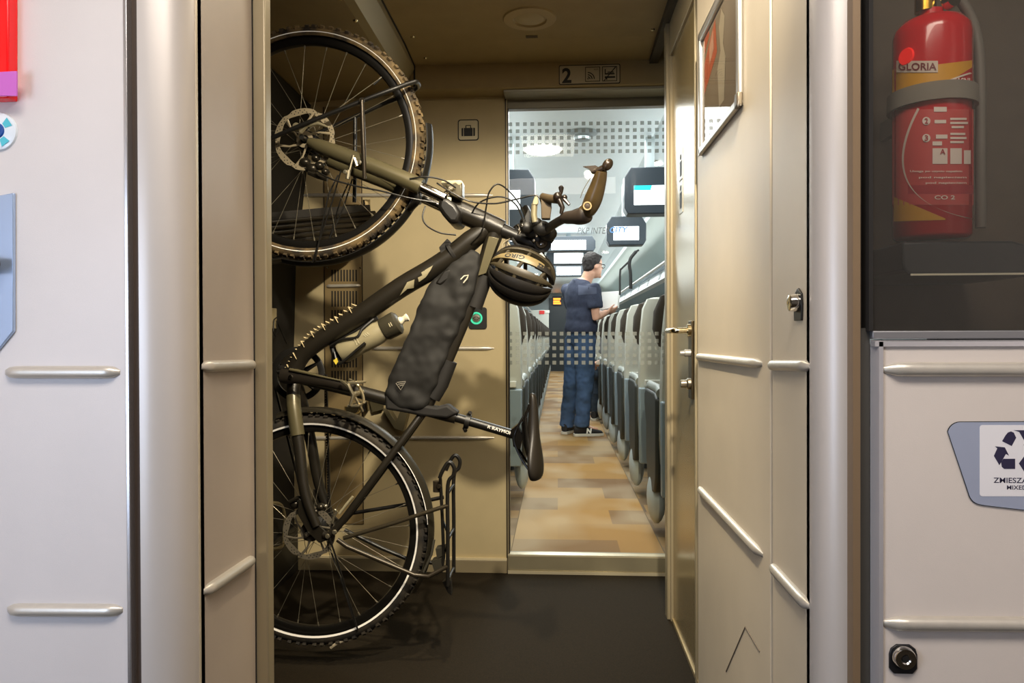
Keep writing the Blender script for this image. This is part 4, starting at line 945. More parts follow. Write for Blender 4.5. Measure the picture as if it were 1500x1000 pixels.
# ---- seat post and saddle
sp_ = obj('seat_post', MB().tube(BS([(640,603),(755,637)]), .0137, 20), FR2, bike)
ax_ = (B(755,637) - B(655,608)).normalized(); vv = Vector((ax_.z, 0, -ax_.x)); vv = vv if vv.z > 0 else -vv
obj('lettering', MB().text('R RAYMON', .0095, B(733,630,-.0155), ax_, vv, bold=.02, width=.078), WHITE, sp_, smooth=False)
obj('seat_clamp', MB().lathe([(.0145,-.007),(.022,-.007),(.022,.007),(.0145,.007)], B(685,617), ax_, 24, closed_prof=True).tube([B(686,608,-.0), B(689,604,-.01)], .006, 8).tube([B(680,627), B(682,631,-.01)], .006, 8), BLK, sp_)
sd = thing  # saddle: lofted outline, top surface facing right
secs = [(785,575,.010,.006),(785,583,.016,.010),(785,600,.019,.013),(785,620,.022,.015),(785,640,.032,.017),(786,660,.055,.020),(786,680,.071,.021),(786,695,.066,.019),(785,703,.04,.012)]
m_ = MB(); q = 20; vs = []
xs = {575:783,583:786,600:788,620:789,640:790,660:794,680:796.5,695:796,703:790}
for (x, y, w, t) in secs:
    c = B(xs[y], y)
    for k in range(q):
        a = 2*PI*k/q; yy = math.cos(a); ss = math.sin(a)
        vs.append(c + Vector((-t*.9 + t*ss*(1 if ss > 0 else 1.25) - (.014 if w > .04 else .006)*yy*yy*(w/.05), -w*yy, 0)))
n = len(secs); fs = [(i*q+k, i*q+(k+1) % q, (i+1)*q+(k+1) % q, (i+1)*q+k) for i in range(n-1) for k in range(q)] + [tuple(range(q)), tuple((n-1)*q+k for k in range(q))]
m_.add(vs, fs)
sdl = obj('saddle', m_, mat('black saddle cover', '221e19', .42), bike, ang=70)
ss_ = sdl.modifiers.new('s', 'SUBSURF'); ss_.levels = 1; ss_.render_levels = 2
m_ = MB()
for s_ in (1,-1):
    m_.tube(spline([B(782,588) + AX*s_*.006, B(770,605) + AX*s_*.012, B(757,628) + AX*s_*.022, B(754,645) + AX*s_*.023, B(764,668) + AX*s_*.03, B(778,688) + AX*s_*.04], 5), .0035, 8)
    m_.tube([B(776,592) + AX*s_*.01, B(766,620) + AX*s_*.02, B(768,645) + AX*s_*.022, B(776,672) + AX*s_*.035], .004, 8)
m_.prism([B(x, y, -.022) for x, y in ((748,630),(758,622),(766,640),(762,658),(752,654))], (0,.044,0))
m_.tube([B(769,612,-.03), B(772,650,-.04), B(779,690,-.05)], .006, 8)
obj('saddle_rails', m_, mat('glossy black rail', '1a1816', .2, .5), sdl)
# ---- bottle cage (part of the bicycle) and bottle
b0, b1 = B(499, 517), B(590, 468); bd = (b1 - b0).normalized(); bn_ = AX.cross(bd).normalized()
bn_ = bn_ if bn_.z > 0 else -bn_; Lb = (b1 - b0).length
cg = MB(); r_ = .0375
for s_ in (1, -1):
    sd_ = AX*s_
    cg.tube(spline([b0 - bd*.012 + sd_*.012 + bn_*.01, b0 - bd*.016 + sd_*.022 - bn_*.02, b0 - bd*.002 + sd_*.03 - bn_*.03, b0 + bd*.06 + sd_*.036 - bn_*.018, b0 + bd*.09 + sd_*.036 - bn_*.012], 5), .0045, 8)
    cg.tube(spline([b0 - bd*.012 + sd_*.012 + bn_*.03, b0 + bd*.03 + sd_*.03 + bn_*.03, b0 + bd*.075 + sd_*.035 + bn_*.015, b0 + bd*.1 + sd_*.03 + bn_*.03, b0 + bd*.14 + sd_*.012 + bn_*.042], 5), .0042, 8)
cg.tube([b0 - bd*.02 + bn_*.035, b0 + bd*.15 + bn_*.042], .007, 8, flat=.5); cg.tube([b0 - bd*.012 + AX*.02 - bn_*.025, b0 - bd*.014 - AX*.02 - bn_*.025], .005, 8)
cg.tube([b0 - bd*.014 + bn_*.03, b0 - bd*.02, b0 - bd*.014 - bn_*.03], .009, 8)
cage = obj('bottle_cage', cg, BLK, bike)
obj('cage_tab', MB().prism([B(x, y, -.03) for x, y in ((488,528),(493,524),(495,530),(492,534))], (0,.004,0)), mat('yellow tab', 'c9b23a', .5), cage)
btl = thing('water_bottle', 'smoky grey cycling bottle with dark shoulder band in the cage below the down tube', 'bottle', b0)
rb_ = .0352
obj('bottle_body', MB().lathe([(0,0),(rb_*.9,.002),(rb_,.01),(rb_,.05),(rb_*.97,.06),(rb_*.97,.075),(rb_,.085),(rb_,.13),(rb_*.9,.142),(rb_*.88,.15),(0,.15)], b0, bd, 36), mat('smoky bottle plastic', '8d8468', .35, 0, .08, 20), btl)
obj('bottle_cap', MB().lathe([(0,.148),(rb_*.92,.148),(rb_*1.02,.155),(rb_*1.02,.172),(rb_*1.04,.174),(rb_*1.04,.196),(rb_*.8,.203),(.016,.206),(.0,.206)], b0, bd, 36), mat('dark olive bottle cap', '3a362a', .4), btl)
obj('nozzle', MB().lathe([(.013,.205),(.012,.212),(.009,.216),(.009,.222),(.012,.226),(.012,.232),(.007,.234),(0,.234)], b0, bd, 24), mat('milky nozzle', 'd8cfb6', .35), btl)
pl_ = MB()
for i in range(3):
    p = b0 + bd*(.095 + .006*i) - bn_*(.0) + AX*(rb_ + .0006); pl_.prism([p + bn_*.012, p + bn_*.003 + bd*.004, p + bn_*.002 + bd*.007, p + bn_*.012 + bd*.003], AX*.0004)
for z_ in (.064, .072):
    p = b0 + bd*z_ + AX*(rb_ + .0002); pl_.prism([p + bn_*.014, p - bn_*.006, p - bn_*.006 + bd*.002, p + bn_*.014 + bd*.002], AX*.0004)
p = b0 + bd*.178 + AX*(rb_*1.04 + .0003); pl_.prism([p + bn_*.006, p - bn_*.006, p - bn_*.006 + bd*.002, p + bn_*.006 + bd*.002], AX*.0004); p += bd*.006; pl_.prism([p + bn_*.006, p - bn_*.006, p - bn_*.006 + bd*.002, p + bn_*.006 + bd*.002], AX*.0004)
obj('bottle_print', pl_, mat('faint bottle print', 'bdb495', .4), btl, smooth=False)
# ---- frame bag
def inset(l, k):
    cx = sum(x for x, y in l)/len(l); cy = sum(y for x, y in l)/len(l); return [(cx + (x-cx)*k, cy + (y-cy)*k) for x, y in l]
bagp = [(690,364),(706,372),(705,392),(696,430),(684,462),(664,505),(648,545),(632,585),(620,601),(600,601),(577,592),(565,578),(568,556),(582,530),(596,497),(611,462),(624,428),(636,411),(652,398),(668,384)]
bm_ = MB()
NB = len(bagp)
lay = [(1.0, 0), (1.0, .018), (.95, .03), (.8, .036), (.45, .037), (.15, .037)]
def bagring(k, w): return [P(x, y, Y0) + AX*w for x, y in inset(bagp, k)]
rings = [bagring(k, w) for k, w in lay[::-1]] + [bagring(k, -w) for k, w in lay[1:]]
vs = [v for r in rings for v in r]; fs = [(i*NB+k, i*NB+(k+1) % NB, (i+1)*NB+(k+1) % NB, (i+1)*NB+k) for i in range(len(rings)-1) for k in range(NB)] + [tuple(range(NB)), tuple((len(rings)-1)*NB+k for k in range(NB))]
bm_.add(vs, fs)
bcen = P(640, 500, Y0)
bag = thing('frame_bag', 'black fabric roll bag strapped inside the bicycle frame triangle', 'bag', bcen)
me_ = organic(bm_, .006, 3, .0075, 17, 'bag_body', bcen)
FAB = mat('black bag fabric', '13110e', .75, 0, .12, 40, .25, 900)
obj('bag_body', None, FAB, bag, me=me_, ang=180)
def onbag(x, y, e=.001):
    return P(x, y, Y0 - .0385 - e)
obj('buckle', MB().tube([onbag(675,409,.006), onbag(680,404,.008), onbag(686,403,.008), onbag(684,408,.008), onbag(679,414,.006)], .002, 6), mat('pale buckle cord', 'd8d0b8', .4), bag)
obj('fold_flap', MB().prism([P(x, y, Y0 - .036) for x, y in ((637,415),(650,396),(664,392),(668,398),(659,408),(645,418))], (0,.06,0)), BLK, bag, bevel=.006)
m_ = MB()
t0 = [(580,560),(594,558),(588,569)]
for k in range(3):
    y = 560 + k*2.6; m_.tube([P(581.5 + k*1.8, y, Y0 - .045), P(594 - k*1.8, y - 1.5, Y0 - .045)], .0011, 5)
m_.tube([P(580,561,Y0 - .045), P(587,571,Y0 - .045), P(594,559,Y0 - .045)], .0011, 5)
obj('triangle_mark', m_, mat('grey reflective mark', '8a8478', .5), bag)
VEL = mat('black strap fabric', '15120f', .75)
tp = BS([(728,334),(718,362),(706,400),(690,444),(662,512),(640,565),(622,602)])
obj('strap', MB().tube(BS([(716,404),(694,452)]) if False else BS([(711,404),(695,450)]), .0235, 18), VEL, bag)
obj('strap', MB().tube(BS([(659,528),(646,562),(634,582)]), .0235, 18), VEL, bag)
obj('strap', MB().tube([B(x, y) for x, y in ((662,352),(676,374))], .04, 20).prism(BS([(642,364),(655,350),(662,357),(655,371),(647,374)], -.03), (0,.06,0)) if False else MB().tube(BS([(660,371),(665,368)]), .0355, 22).prism(BS([(643,362),(655,349),(661,356),(655,368),(646,374)], -.022), (0,.044,0)), VEL, bag, bevel=.002)
obj('lower_wrap', MB().prism(BS([(563,574),(600,590),(640,596),(655,592),(672,605),(655,613),(620,610),(590,604),(564,600)], -.026), (0,.052,0)), VEL, bag, bevel=.008)
# ---- helmet hanging from the stem
hc = B(764, 404, -.02)
ct, sn = math.cos(math.radians(-22)), math.sin(math.radians(-22))
hu = Vector((ct, 0, sn)); hv = Vector((-sn, 0, ct)); hn = AX       # long axis, up in picture, towards the viewer
hl = thing('bicycle_helmet', 'black bicycle helmet with open vents hanging from the handlebar stem', 'helmet', hc)
HA, HBv, HN = 48*SB, 43*SB, .075
def hp_(t, ph, k=1.0):           # t 0..pi along the long axis, ph round it (0 = picture up, pi/2 = viewer)
    return hc + (hu*(-math.cos(t)*HA) + (hv*math.cos(ph)*HBv + hn*math.sin(ph)*HN)*math.sin(t)**.8)*k
HEL = mat('black helmet shell', '1a1714', .45, 0); HIN = mat('black helmet foam', '191613', .8); TAN = mat('pale tan helmet rib', '7d6e4c', .4)
def rib(ph0, ph1, w, m, nm, t0=.1, t1=PI-.1, k=1.0, n=20, th=.012):
    mb = MB(); vs = []
    for i in range(n + 1):
        t = t0 + (t1 - t0)*i/n; ph = ph0 + (ph1-ph0)*i/n; ww = w*(.35 + .65*math.sin(t)**.6)
        for dp, kk in ((-ww, k), (-ww*.4, k + .02), (ww*.4, k + .02), (ww, k), (ww*.8, k - .14), (-ww*.8, k - .14)): vs.append(hp_(t, ph + dp, kk))
    fs = [(i*6+j, i*6+(j+1) % 6, (i+1)*6+(j+1) % 6, (i+1)*6+j) for i in range(n) for j in range(6)] + [tuple(range(6)), tuple(n*6+j for j in range(6))]
    mb.add(vs, fs); return obj(nm, mb, m, hl, ang=50)
# closed lower shell
mb = MB(); vs = []; n1, n2 = 18, 16
for i in range(n1 + 1):
    t = .03 + (PI - .06)*i/n1
    for j in range(n2 + 1):
        ph = math.radians(104 + (236-104)*j/n2); vs.append(hp_(t, ph, .93))
for i in range(n1 + 1):
    t = .03 + (PI - .06)*i/n1
    for j in range(n2 + 1):
        ph = math.radians(104 + (236-104)*j/n2); vs.append(hp_(t, ph, .84))
o2 = (n1+1)*(n2+1); W = n2 + 1
fs = [(i*W+j, i*W+j+1, (i+1)*W+j+1, (i+1)*W+j) for i in range(n1) for j in range(n2)] + [(o2+i*W+j, o2+(i+1)*W+j, o2+(i+1)*W+j+1, o2+i*W+j+1) for i in range(n1) for j in range(n2)]
fs += [(i*W, (i+1)*W, o2+(i+1)*W, o2+i*W) for i in range(n1)] + [(i*W+n2, o2+i*W+n2, o2+(i+1)*W+n2, (i+1)*W+n2) for i in range(n1)]
obj('helmet_shell', mb.add(vs, fs), HIN, hl)
D = math.radians
OLH = mat('dark olive helmet rib', '3a3324', .45)
rib(D(8), D(0), D(8), HEL, 'helmet_rib')
rib(D(34), D(26), D(5), OLH, 'helmet_rib', t0=.5)
rib(D(63), D(55), D(8.5), TAN, 'tan_helmet_rib', t0=.15, t1=2.15)
rib(D(57), D(51), D(9), HEL, 'helmet_rib', t0=1.95)
rib(D(89), D(85), D(7.5), OLH, 'helmet_rib')
rib(D(114), D(107), D(10), HEL, 'helmet_rib')
rib(D(140), D(134), D(10), HEL, 'helmet_rib')
rib(D(168), D(166), D(12), HEL, 'helmet_rib')
rib(D(-45), D(-40), D(7), HEL, 'helmet_rib')
rib(D(-90), D(-86), D(9), HEL, 'helmet_rib')
mb = MB()
for t in (.75, 1.5, 2.35): mb.tube([hp_(t + .1*math.sin(a*3), a, .91) for a in [D(-95 + 13*k) for k in range(17)]], .006, 8)
obj('cross_bridges', mb, OLH, hl)
mb = MB().text('GIRO', 1, (0,0,0), (1,0,0), (0,0,1), bold=.03, width=1.0, fn=lambda a, b: hp_(1.2 - a*.62, D(59.5) + a*D(4) + b*D(9.5), 1.026)); obj('lettering', mb, INK, hl, smooth=False)
STR = mat('pale helmet strap', 'b8ad92', .6)
mb = MB().tube(spline([hp_(.55, D(40), .8), B(736,360,-.02), B(742,353,-.015), B(752,347,0)], 4), .004, 6, flat=.4).tube(spline([hp_(1.0, D(30), .85), B(752,372,-.03), B(748,362,-.02), B(741,352,0)], 4), .004, 6, flat=.4)
obj('chin_strap', mb, STR, hl)
obj('chin_strap', MB().tube(spline([hp_(1.3, D(10), .9), B(762,365,-.03), B(752,352,-.02), B(748,345,0)], 4), .005, 6, flat=.4), VEL, hl)
obj('strap_buckle', MB().prism([B(x, y, -.05) for x, y in ((786,373),(794,370),(799,377),(790,381))], (0,.006,0)), mat('clear silver buckle', 'd4d8da', .2, .5), hl, bevel=.001)
# ================================================================== BAY FITTINGS behind the bicycle
hk = obj('wheel_hook', MB().tube(spline([(BX + .02, Y0, fc.z + .30), (BX + .10, Y0, fc.z + .30), (BX + .19, Y0, fc.z + .275), (BX + .225, Y0, fc.z + .235), (BX + .24, Y0, fc.z + .26), (BX + .243, Y0, fc.z + .28)], 5), .008, 12), FR2)
tag(hk, 'black wall hook carrying the rim of the front wheel', 'hook')
obj('hook_plate', MB().box((BX + .0, Y0 - .05, fc.z + .24), (BX + .035, Y0 + .05, fc.z + .36)), FR2, hk, bevel=.003)
# slatted rack
ra = thing('slatted_rack', 'dark slatted panel rack folded against the bay wall behind the front wheel', 'rack', P(470, 370, 2.8))
def rkp(u, v):                             # u to the right, v upwards
    l = P(386, 388, 2.62).lerp(P(386, 312, 2.62), v); r = P(520, 372, 2.92).lerp(P(566, 296, 2.98), v); return l.lerp(r, u)
obj('backing', MB().prism([rkp(0,0), rkp(.55,0), rkp(.9,.25), rkp(1,.55), rkp(.85,.98), rkp(.5,1), rkp(0,1)], (0,.012,0)), mat('dark rack board', '1f1a13', .6), ra, smooth=False)
for k in range(8):
    v = .06 + k*.105; u1 = min(.97, .55 + v*.75) if v < .55 else 1.03 - (v-.5)*.25
    obj('slat', MB().tube([rkp(0, v) + AX*.008, rkp(u1, v) + AX*.008], .0085, 8, flat=.8), mat('dark glossy slat', '2a241a', .3, .2), ra)
def cup(c, label):
    o = thing('chrome_bracket', label, 'bracket', c)
    obj('cup', MB().lathe([(.03,0),(.036,.006),(.036,.05),(.03,.058),(0,.058)], c, (0,-1,0), 24, a0=0, a1=PI, ref=(-1,0,0)), mat('polished bracket', 'd8c9a0', .15, 1), o)
    obj('clip', MB().prism([c + Vector((.048,-.002,-.018)), c + Vector((.058,-.002,-.018)), c + Vector((.052,-.002,.02)), c + Vector((.045,-.002,.018))], (0,-.05,0)), CHROME, o); 
    obj('base', MB().box(c + Vector((-.045,-.003,-.02)), c + Vector((.064,.0,.03))), mat('dull bracket plate', '857450', .4, .5), o, bevel=.002)
    return o
cup(P(521, 303, FW - .001), 'polished half round wall bracket behind the front wheel')
cup(P(521, 594, FW - .001), 'polished half round wall bracket behind the pedal')
pb = thing('folded_support', 'grey metal support arm on the back wall above the rear mudguard', 'support', P(575, 630, FW))
obj('arm', MB().prism([P(x, y, FW - .06) for x, y in ((592,586),(600,590),(594,618),(590,632),(578,628),(560,600),(566,596),(580,618))], (0,.058,0)), mat('grey support metal', '8d8468', .4, .4), pb, bevel=.002)
obj('plate', MB().prism([P(x, y, FW - .03) for x, y in ((540,584),(562,580),(560,600),(545,604))], (0,.028,0)), mat('grey support metal dark', '5d563f', .4, .4), pb, bevel=.002)
# fittings on the dark wall at the far left
def dwx(px, py): return PX(px, py, BX - .006)
tg_ = thing('tag_plate', 'cream tag plate with wire loop on the dark bay wall at the left', 'tag', dwx(397, 490))
a, b = dwx(385, 450), dwx(402, 481)
obj('plate', MB().box((BX - .008, a.y, b.z), (BX + .004, b.y, a.z)), mat('cream tag', 'b8a984', .5), tg_, bevel=.002)
obj('wire_loop', MB().tube([dwx(x, y) + Vector((.02,0,0)) for x, y in ((398,465),(394,468),(393,485),(396,492),(399,486),(398,470),(413,503))], .0025, 6), INK, tg_)
hd_ = obj('grab_loop', MB().tube(spline([dwx(x, y) + Vector((e,0,0)) for x, y, e in ((384,738,.0),(391,737,.04),(398,746,.045),(401,770,.045),(398,795,.045),(391,803,.04),(384,803,.0))], 4), .008, 10), mat('beige loop', '8f8364', .4, .2)); tag(hd_, 'beige tubular loop low on the dark bay wall beside the rear wheel', 'handle')
# ================================================================== THE SALOON beyond the glass door
SX = .125; SF = .05; SE_Y = 20.0
CEILS = mat('cool white saloon ceiling', 'dfe6e6', .4, 0, .02, 5)
def carpet(name, c1, c2, c3, sx, sy, off):
    m = bpy.data.materials.new(name); m.use_nodes = True; nt = m.node_tree; b = nt.nodes['Principled BSDF']; b.inputs['Roughness'].default_value = .8
    tc = nt.nodes.new('ShaderNodeTexCoord'); mp = nt.nodes.new('ShaderNodeMapping'); mp.inputs['Scale'].default_value = (sx, sy*1.5, 1); mp.inputs['Location'].default_value = (off, off*.7, 0)
    br = nt.nodes.new('ShaderNodeTexBrick'); br.inputs['Scale'].default_value = 1; br.inputs['Mortar Size'].default_value = 0; br.inputs['Bias'].default_value = -.1
    br.inputs['Color1'].default_value = lin(c1); br.inputs['Color2'].default_value = lin(c2); br.inputs['Brick Width'].default_value = .55; br.inputs['Row Height'].default_value = .2
    n = nt.nodes.new('ShaderNodeTexNoise'); n.inputs['Scale'].default_value = 2.2; n.inputs['Detail'].default_value = 2
    r = nt.nodes.new('ShaderNodeValToRGB'); r.color_ramp.elements[0].position = .42; r.color_ramp.elements[1].position = .6; r.color_ramp.elements[1].color = (1,1,1,1); r.color_ramp.elements[0].color = (0,0,0,1)
    mx = nt.nodes.new('ShaderNodeMixRGB'); mx.inputs[2].default_value = lin(c3)
    nt.links.new(tc.outputs['Object'], mp.inputs['Vector']); nt.links.new(mp.outputs['Vector'], br.inputs['Vector']); nt.links.new(mp.outputs['Vector'], n.inputs['Vector'])
    nt.links.new(n.outputs['Fac'], r.inputs['Fac']); mu = nt.nodes.new('ShaderNodeMath'); mu.operation = 'MULTIPLY'; mu.inputs[1].default_value = .4
    nt.links.new(r.outputs['Color'], mu.inputs[0]); nt.links.new(mu.outputs[0], mx.inputs[0]); nt.links.new(br.outputs['Color'], mx.inputs[1]); nt.links.new(mx.outputs['Color'], b.inputs['Base Color'])
    return m
CA = carpet('tan aisle carpet', 'a07636', '6a4c2e', 'c4b394', 1.0, .45, .13)
CBd = carpet('brown side carpet', '967548', '5f4c3a', 'b8a788', 1.3, .8, .4)
SB0 = FW + .062
struct('floor_saloon', MB().box((-.207, SB0, -.0), (.462, SE_Y, SF)), CA, smooth=False)
struct('floor_saloon_left', MB().box((-1.28, SB0, 0), (-.2085, SE_Y, SF - .001)), CBd, smooth=False)
struct('floor_saloon_right', MB().box((.4635, SB0, 0), (1.53, SE_Y, SF - .001)), CBd, smooth=False)
struct('trim_23', MB().box((-.2105, SB0, .01), (-.2065, SE_Y, SF + .0006)).box((.4615, SB0, .01), (.4655, SE_Y, SF + .0006)), mat('carpet joint', '6f5c40', .8), smooth=False)
SW = mat('pale grey saloon lining', 'c9d0cf', .45, 0, .02, 6)
struct('wall_saloon_left', MB().box((-1.32, SB0, 0), (-1.28, SE_Y, 2.2)), SW, smooth=False)
struct('wall_saloon_right', MB().box((1.53, SB0, 0), (1.57, SE_Y, 2.2)), SW, smooth=False)
struct('wall_saloon_end', MB().box((-1.32, SE_Y, 0), (1.57, SE_Y + .05, 2.3)), mat('grey end wall', 'aab4b6', .5), smooth=False)
cz = 2.15
struct('ceiling_saloon', MB().box((SX - .43, SB0, cz), (SX + .43, SE_Y, cz + .05)), CEILS, smooth=False)
for s_, nm in ((-1, 'left'), (1, 'right')):
    def m(x): return SX + s_*x
    struct('ceiling_soffit_' + nm, MB().prism([(m(.425), SB0, cz + .04), (m(.425), SB0, cz + .004), (m(.44), SB0, cz - .012), (m(.60), SB0, cz - .05), (m(.66), SB0, cz - .10), (m(.70), SB0, cz - .10), (m(.70), SB0, cz + .04)], (0, SE_Y - SB0, 0)), mat('pale soffit panel', 'c6d0d2', .4), smooth=False)
    struct('ceiling_cove_' + nm, MB().prism([(m(.70), SB0, cz - .06), (m(1.41), SB0, cz - .38), (m(1.41), SB0, cz + .04), (m(.70), SB0, cz + .04)], (0, SE_Y - SB0, 0)), mat('pale greenish cove', 'c3cbc2', .5), smooth=False)
    lr = thing('luggage_rack', 'long glass luggage rack above the %s row of seats' % nm, 'luggage rack', (m(1.0), 10, 1.5))
    obj('shelf', MB().prism([(m(.78), SB0 + .2, 1.60), (m(.80), SB0 + .2, 1.625), (m(1.40), SB0 + .2, 1.56), (m(1.40), SB0 + .2, 1.535)], (0, 15.2, 0)), glass('blue rack glass ' + nm, 'c5d4da', opaque=.6, diff='a9bcc6'), lr, smooth=False)
    obj('front_edge', MB().tube([(m(.775), SB0 + .2, 1.615), (m(.775), SB0 + 15.4, 1.615)], .014, 10), SILV, lr)
    obj('number_strip', MB().prism([(m(.80), SB0 + .2, 1.50), (m(.83), SB0 + .2, 1.595), (m(.86), SB0 + .2, 1.595), (m(.86), SB0 + .2, 1.49)], (0, 15.2, 0)), mat('white rack strip', 'dde3e4', .4), lr, smooth=False)
    for k in range(15):
        y = 4.1 + k*.9
        obj('seat_number', MB().prism([(m(.801), y, 1.515), (m(.801), y + .14, 1.515), (m(.826), y + .14, 1.58), (m(.826), y, 1.58)], (-s_*.003, 0, 0)), mat('grey seat number plate', '868c8c', .4), lr, smooth=False)
    g = thing('ceiling_downlight', 'x', 'lamp', (m(.52), 4.84, cz - .04)); proto = g
    obj('glow', MB().lathe([(0,.012),(.035,.010),(.042,.0)], (m(.52), 4.84, cz - .034), (0,0,-1), 20), mat('lamp glow', 'fff4e4', .5, emit=9), g)
    obj('bezel', MB().lathe([(.042,0),(.055,.002),(.058,-.01),(.042,-.01)], (m(.52), 4.84, cz - .034), (s_*.23,0,-1), 24, closed_prof=True), SILV, g)
    word = ['nearest', 'second', 'third', 'fourth', 'fifth', 'sixth', 'seventh', 'eighth']
    for k in range(8):
        o = proto if k == 0 else copy_tree(proto)
        o.location.y = 4.84 + 1.7*k; o['label'] = '%s round downlight along the %s soffit of the saloon' % (word[k], nm); o['group'] = 'downlights along the %s soffit' % nm
rl = obj('ceiling_lamp', MB().lathe([(0,.012),(.1,.012),(.115,.004),(.118,0)], (P(795,220,4.58).x, 4.58, cz), (0,0,-1), 28), mat('lamp glow', 'fff4e4', .5, emit=9)); tag(rl, 'bright round ceiling lamp in the saloon behind the frosted squares', 'lamp', 'round lamps on the saloon ceiling')
for k, y in enumerate((7.2, 9.8)):
    o = rl.copy(); C.objects.link(o); o.location.y = y; o.location.x = .2; tag(o, ['round ceiling lamp farther down the saloon above the film lettering', 'round ceiling lamp deepest in the saloon, near the row of screens'][k], 'lamp', 'round lamps on the saloon ceiling')  # glowing disc copies standing in for lamp reflections
sdt = obj('smoke_detector', MB().lathe([(.09,0),(.085,.012),(.05,.02),(.045,.045),(0,.05)], (P(853,196,4.2).x, 4.2, cz), (0,0,-1), 28), mat('grey detector', '9ba3a4', .5)); tag(sdt, 'grey round detector on the saloon ceiling behind the frosted squares', 'detector')
# ---- monitors
HOUS = mat('dark blue grey housing', '2b343c', .4); SCR = mat('lit white screen', 'f4f8fa', .3, emit=2.6); TEAL = mat('lit teal screen', '22b8bc', .3, emit=1.3)
def monitor(x0, x1, z0, z1, sx0, sx1, sz0, sz1, y, label, top, group, teal=False):
    o = thing('passenger_monitor', label, 'monitor', ((x0+x1)/2, y, z0), group)
    c = .035
    hs = [(x0 + c*.6, z0), (x1 - c*.6, z0), (x1, z0 + c), (x1, z1 - c*1.6), (x1 - c, z1), (x0 + c, z1), (x0, z1 - c*1.6), (x0, z0 + c)]
    obj('housing', MB().prism([(a, y, b) for a, b in hs], (0, .12, 0)), HOUS, o, bevel=.006)
    s = obj('screen', MB().box((sx0, y - .004, sz0), (sx1, y + .001, sz1)), SCR, o, smooth=False)
    if teal: obj('teal_banner', MB().prism([(sx0, y - .0045, sz1), (sx0 + (sx1-sx0)*.5, y - .0045, sz1), (sx0 + (sx1-sx0)*.46, y - .0045, sz1 - (sz1-sz0)*.25), (sx0, y - .0045, sz1 - (sz1-sz0)*.25)], (0, -.0005, 0)), TEAL, o, smooth=False)
    obj('ceiling_bracket', MB().box(((x0+x1)/2 - .025, y + .05, z1 - .01), ((x0+x1)/2 + .025, y + .1, top)), mat('pale soffit panel', 'c6d0d2', .4), o)
    return o
def Z(py, Y): return P(800, py, Y).z
def Xx(px, Y): return P(px, 420, Y).x
y = 4.2; a, b, s0, s1 = Xx(915, y), Xx(915, y) + .30, Xx(929, y), Xx(929, y) + .20
monitor(a, b, Z(315,y), Z(247,y), s0, s1, Z(302,y), Z(274,y), y, 'nearest hanging monitor on the right side of the saloon with teal corner on its screen', 2.13, 'hanging monitors in the saloon', True)
monitor(2*SX-b, 2*SX-a, Z(340,y), Z(247,y), 2*SX-s1, 2*SX-s0 - .03, Z(306,y), Z(278,y), y, 'hanging monitor on the left side of the saloon beside the bicycle cables', 2.13, 'hanging monitors in the saloon')
y = 5.5; a, b, s0, s1 = Xx(889, y), Xx(947, y), Xx(899, y), Xx(936, y)
monitor(a, b, Z(360,y), Z(318,y), s0, s1, Z(353,y), Z(333,y), y, 'second hanging monitor on the right side, right above the lettering on the glass', 2.13, 'hanging monitors in the saloon')
monitor(2*SX-b, 2*SX-a, Z(360,y), Z(318,y), 2*SX-s1, 2*SX-s0, Z(353,y), Z(333,y), y, 'second hanging monitor on the left side, hidden behind the handlebar controls', 2.13, 'hanging monitors in the saloon')
for y, w, sw, pb_, pt_, l in ((8.3, .60, .385, 368, 350, 'highest'), (9.9, .60, .385, 388, 369, 'middle'), (11.8, .60, .385, 405, 389, 'lowest')):
    cx = Xx(833, y); monitor(cx - w/2, cx + w/2, Z(pb_, y), Z(pt_, y) + .03, cx - sw/2, cx + sw/2, Z(pb_ - 2, y), Z(pt_ + 2, y), y, l + ' of the three bright screens above the aisle left of the standing man', 2.16, 'screens above the aisle')
# ---- seats
SH = mat('light grey seat shell', 'bdbcb0', .4, 0, .02, 10); LOW = mat('blue grey seat side', '7f8d95', .4); CUSH = mat('dark brown seat cloth', '3b3228', .85, 0, .12, 60); DRK = mat('charcoal seat pocket', '4d5254', .5)
st0 = thing('train_seat', 'x', 'seat', (0, 0, SF))
def bez(pts): return pts
def loft(mb, secs, n=20, pw=3.0):
    """stack of rounded sections (z, ycentre, halfx, halfy)"""
    vs = []
    for z, yc, hx, hy in secs:
        for k in range(n):
            a = 2*PI*k/n; c_, s_ = math.cos(a), math.sin(a)
            vs.append((hx*math.copysign(abs(c_)**(2/pw), c_), yc + hy*math.copysign(abs(s_)**(2/pw), s_), z))
    m_ = len(secs); return mb.add(vs, [(i*n+k, i*n+(k+1) % n, (i+1)*n+(k+1) % n, (i+1)*n+k) for i in range(m_-1) for k in range(n)] + [tuple(range(n))[::-1], tuple((m_-1)*n+k for k in range(n))])
s0_ = SF
obj('back_shell', loft(MB(), [(s0_+z, y, hx, hy) for z, y, hx, hy in ((.34,.02,.215,.05),(.36,.02,.228,.065),(.7,-.035,.23,.07),(.95,-.08,.228,.062),(1.1,-.105,.215,.05),(1.155,-.113,.19,.04),(1.165,-.115,.15,.02))]), SH, st0)
obj('backrest', loft(MB(), [(s0_+z, y, hx, hy) for z, y, hx, hy in ((.42,.13,.19,.045),(.5,.11,.2,.06),(.75,.06,.2,.055),(.92,.03,.19,.045),(.95,.03,.18,.04))]), CUSH, st0)
hdm = MB()
loft(hdm, [(s0_+z, y, hx, hy) for z, y, hx, hy in ((.87,-.0,.16,.03),(.9,.04,.225,.06),(.98,.045,.252,.115),(1.06,.02,.25,.11),(1.13,-.03,.225,.06),(1.15,-.05,.18,.02))])
obj('headrest', hdm, CUSH, st0)
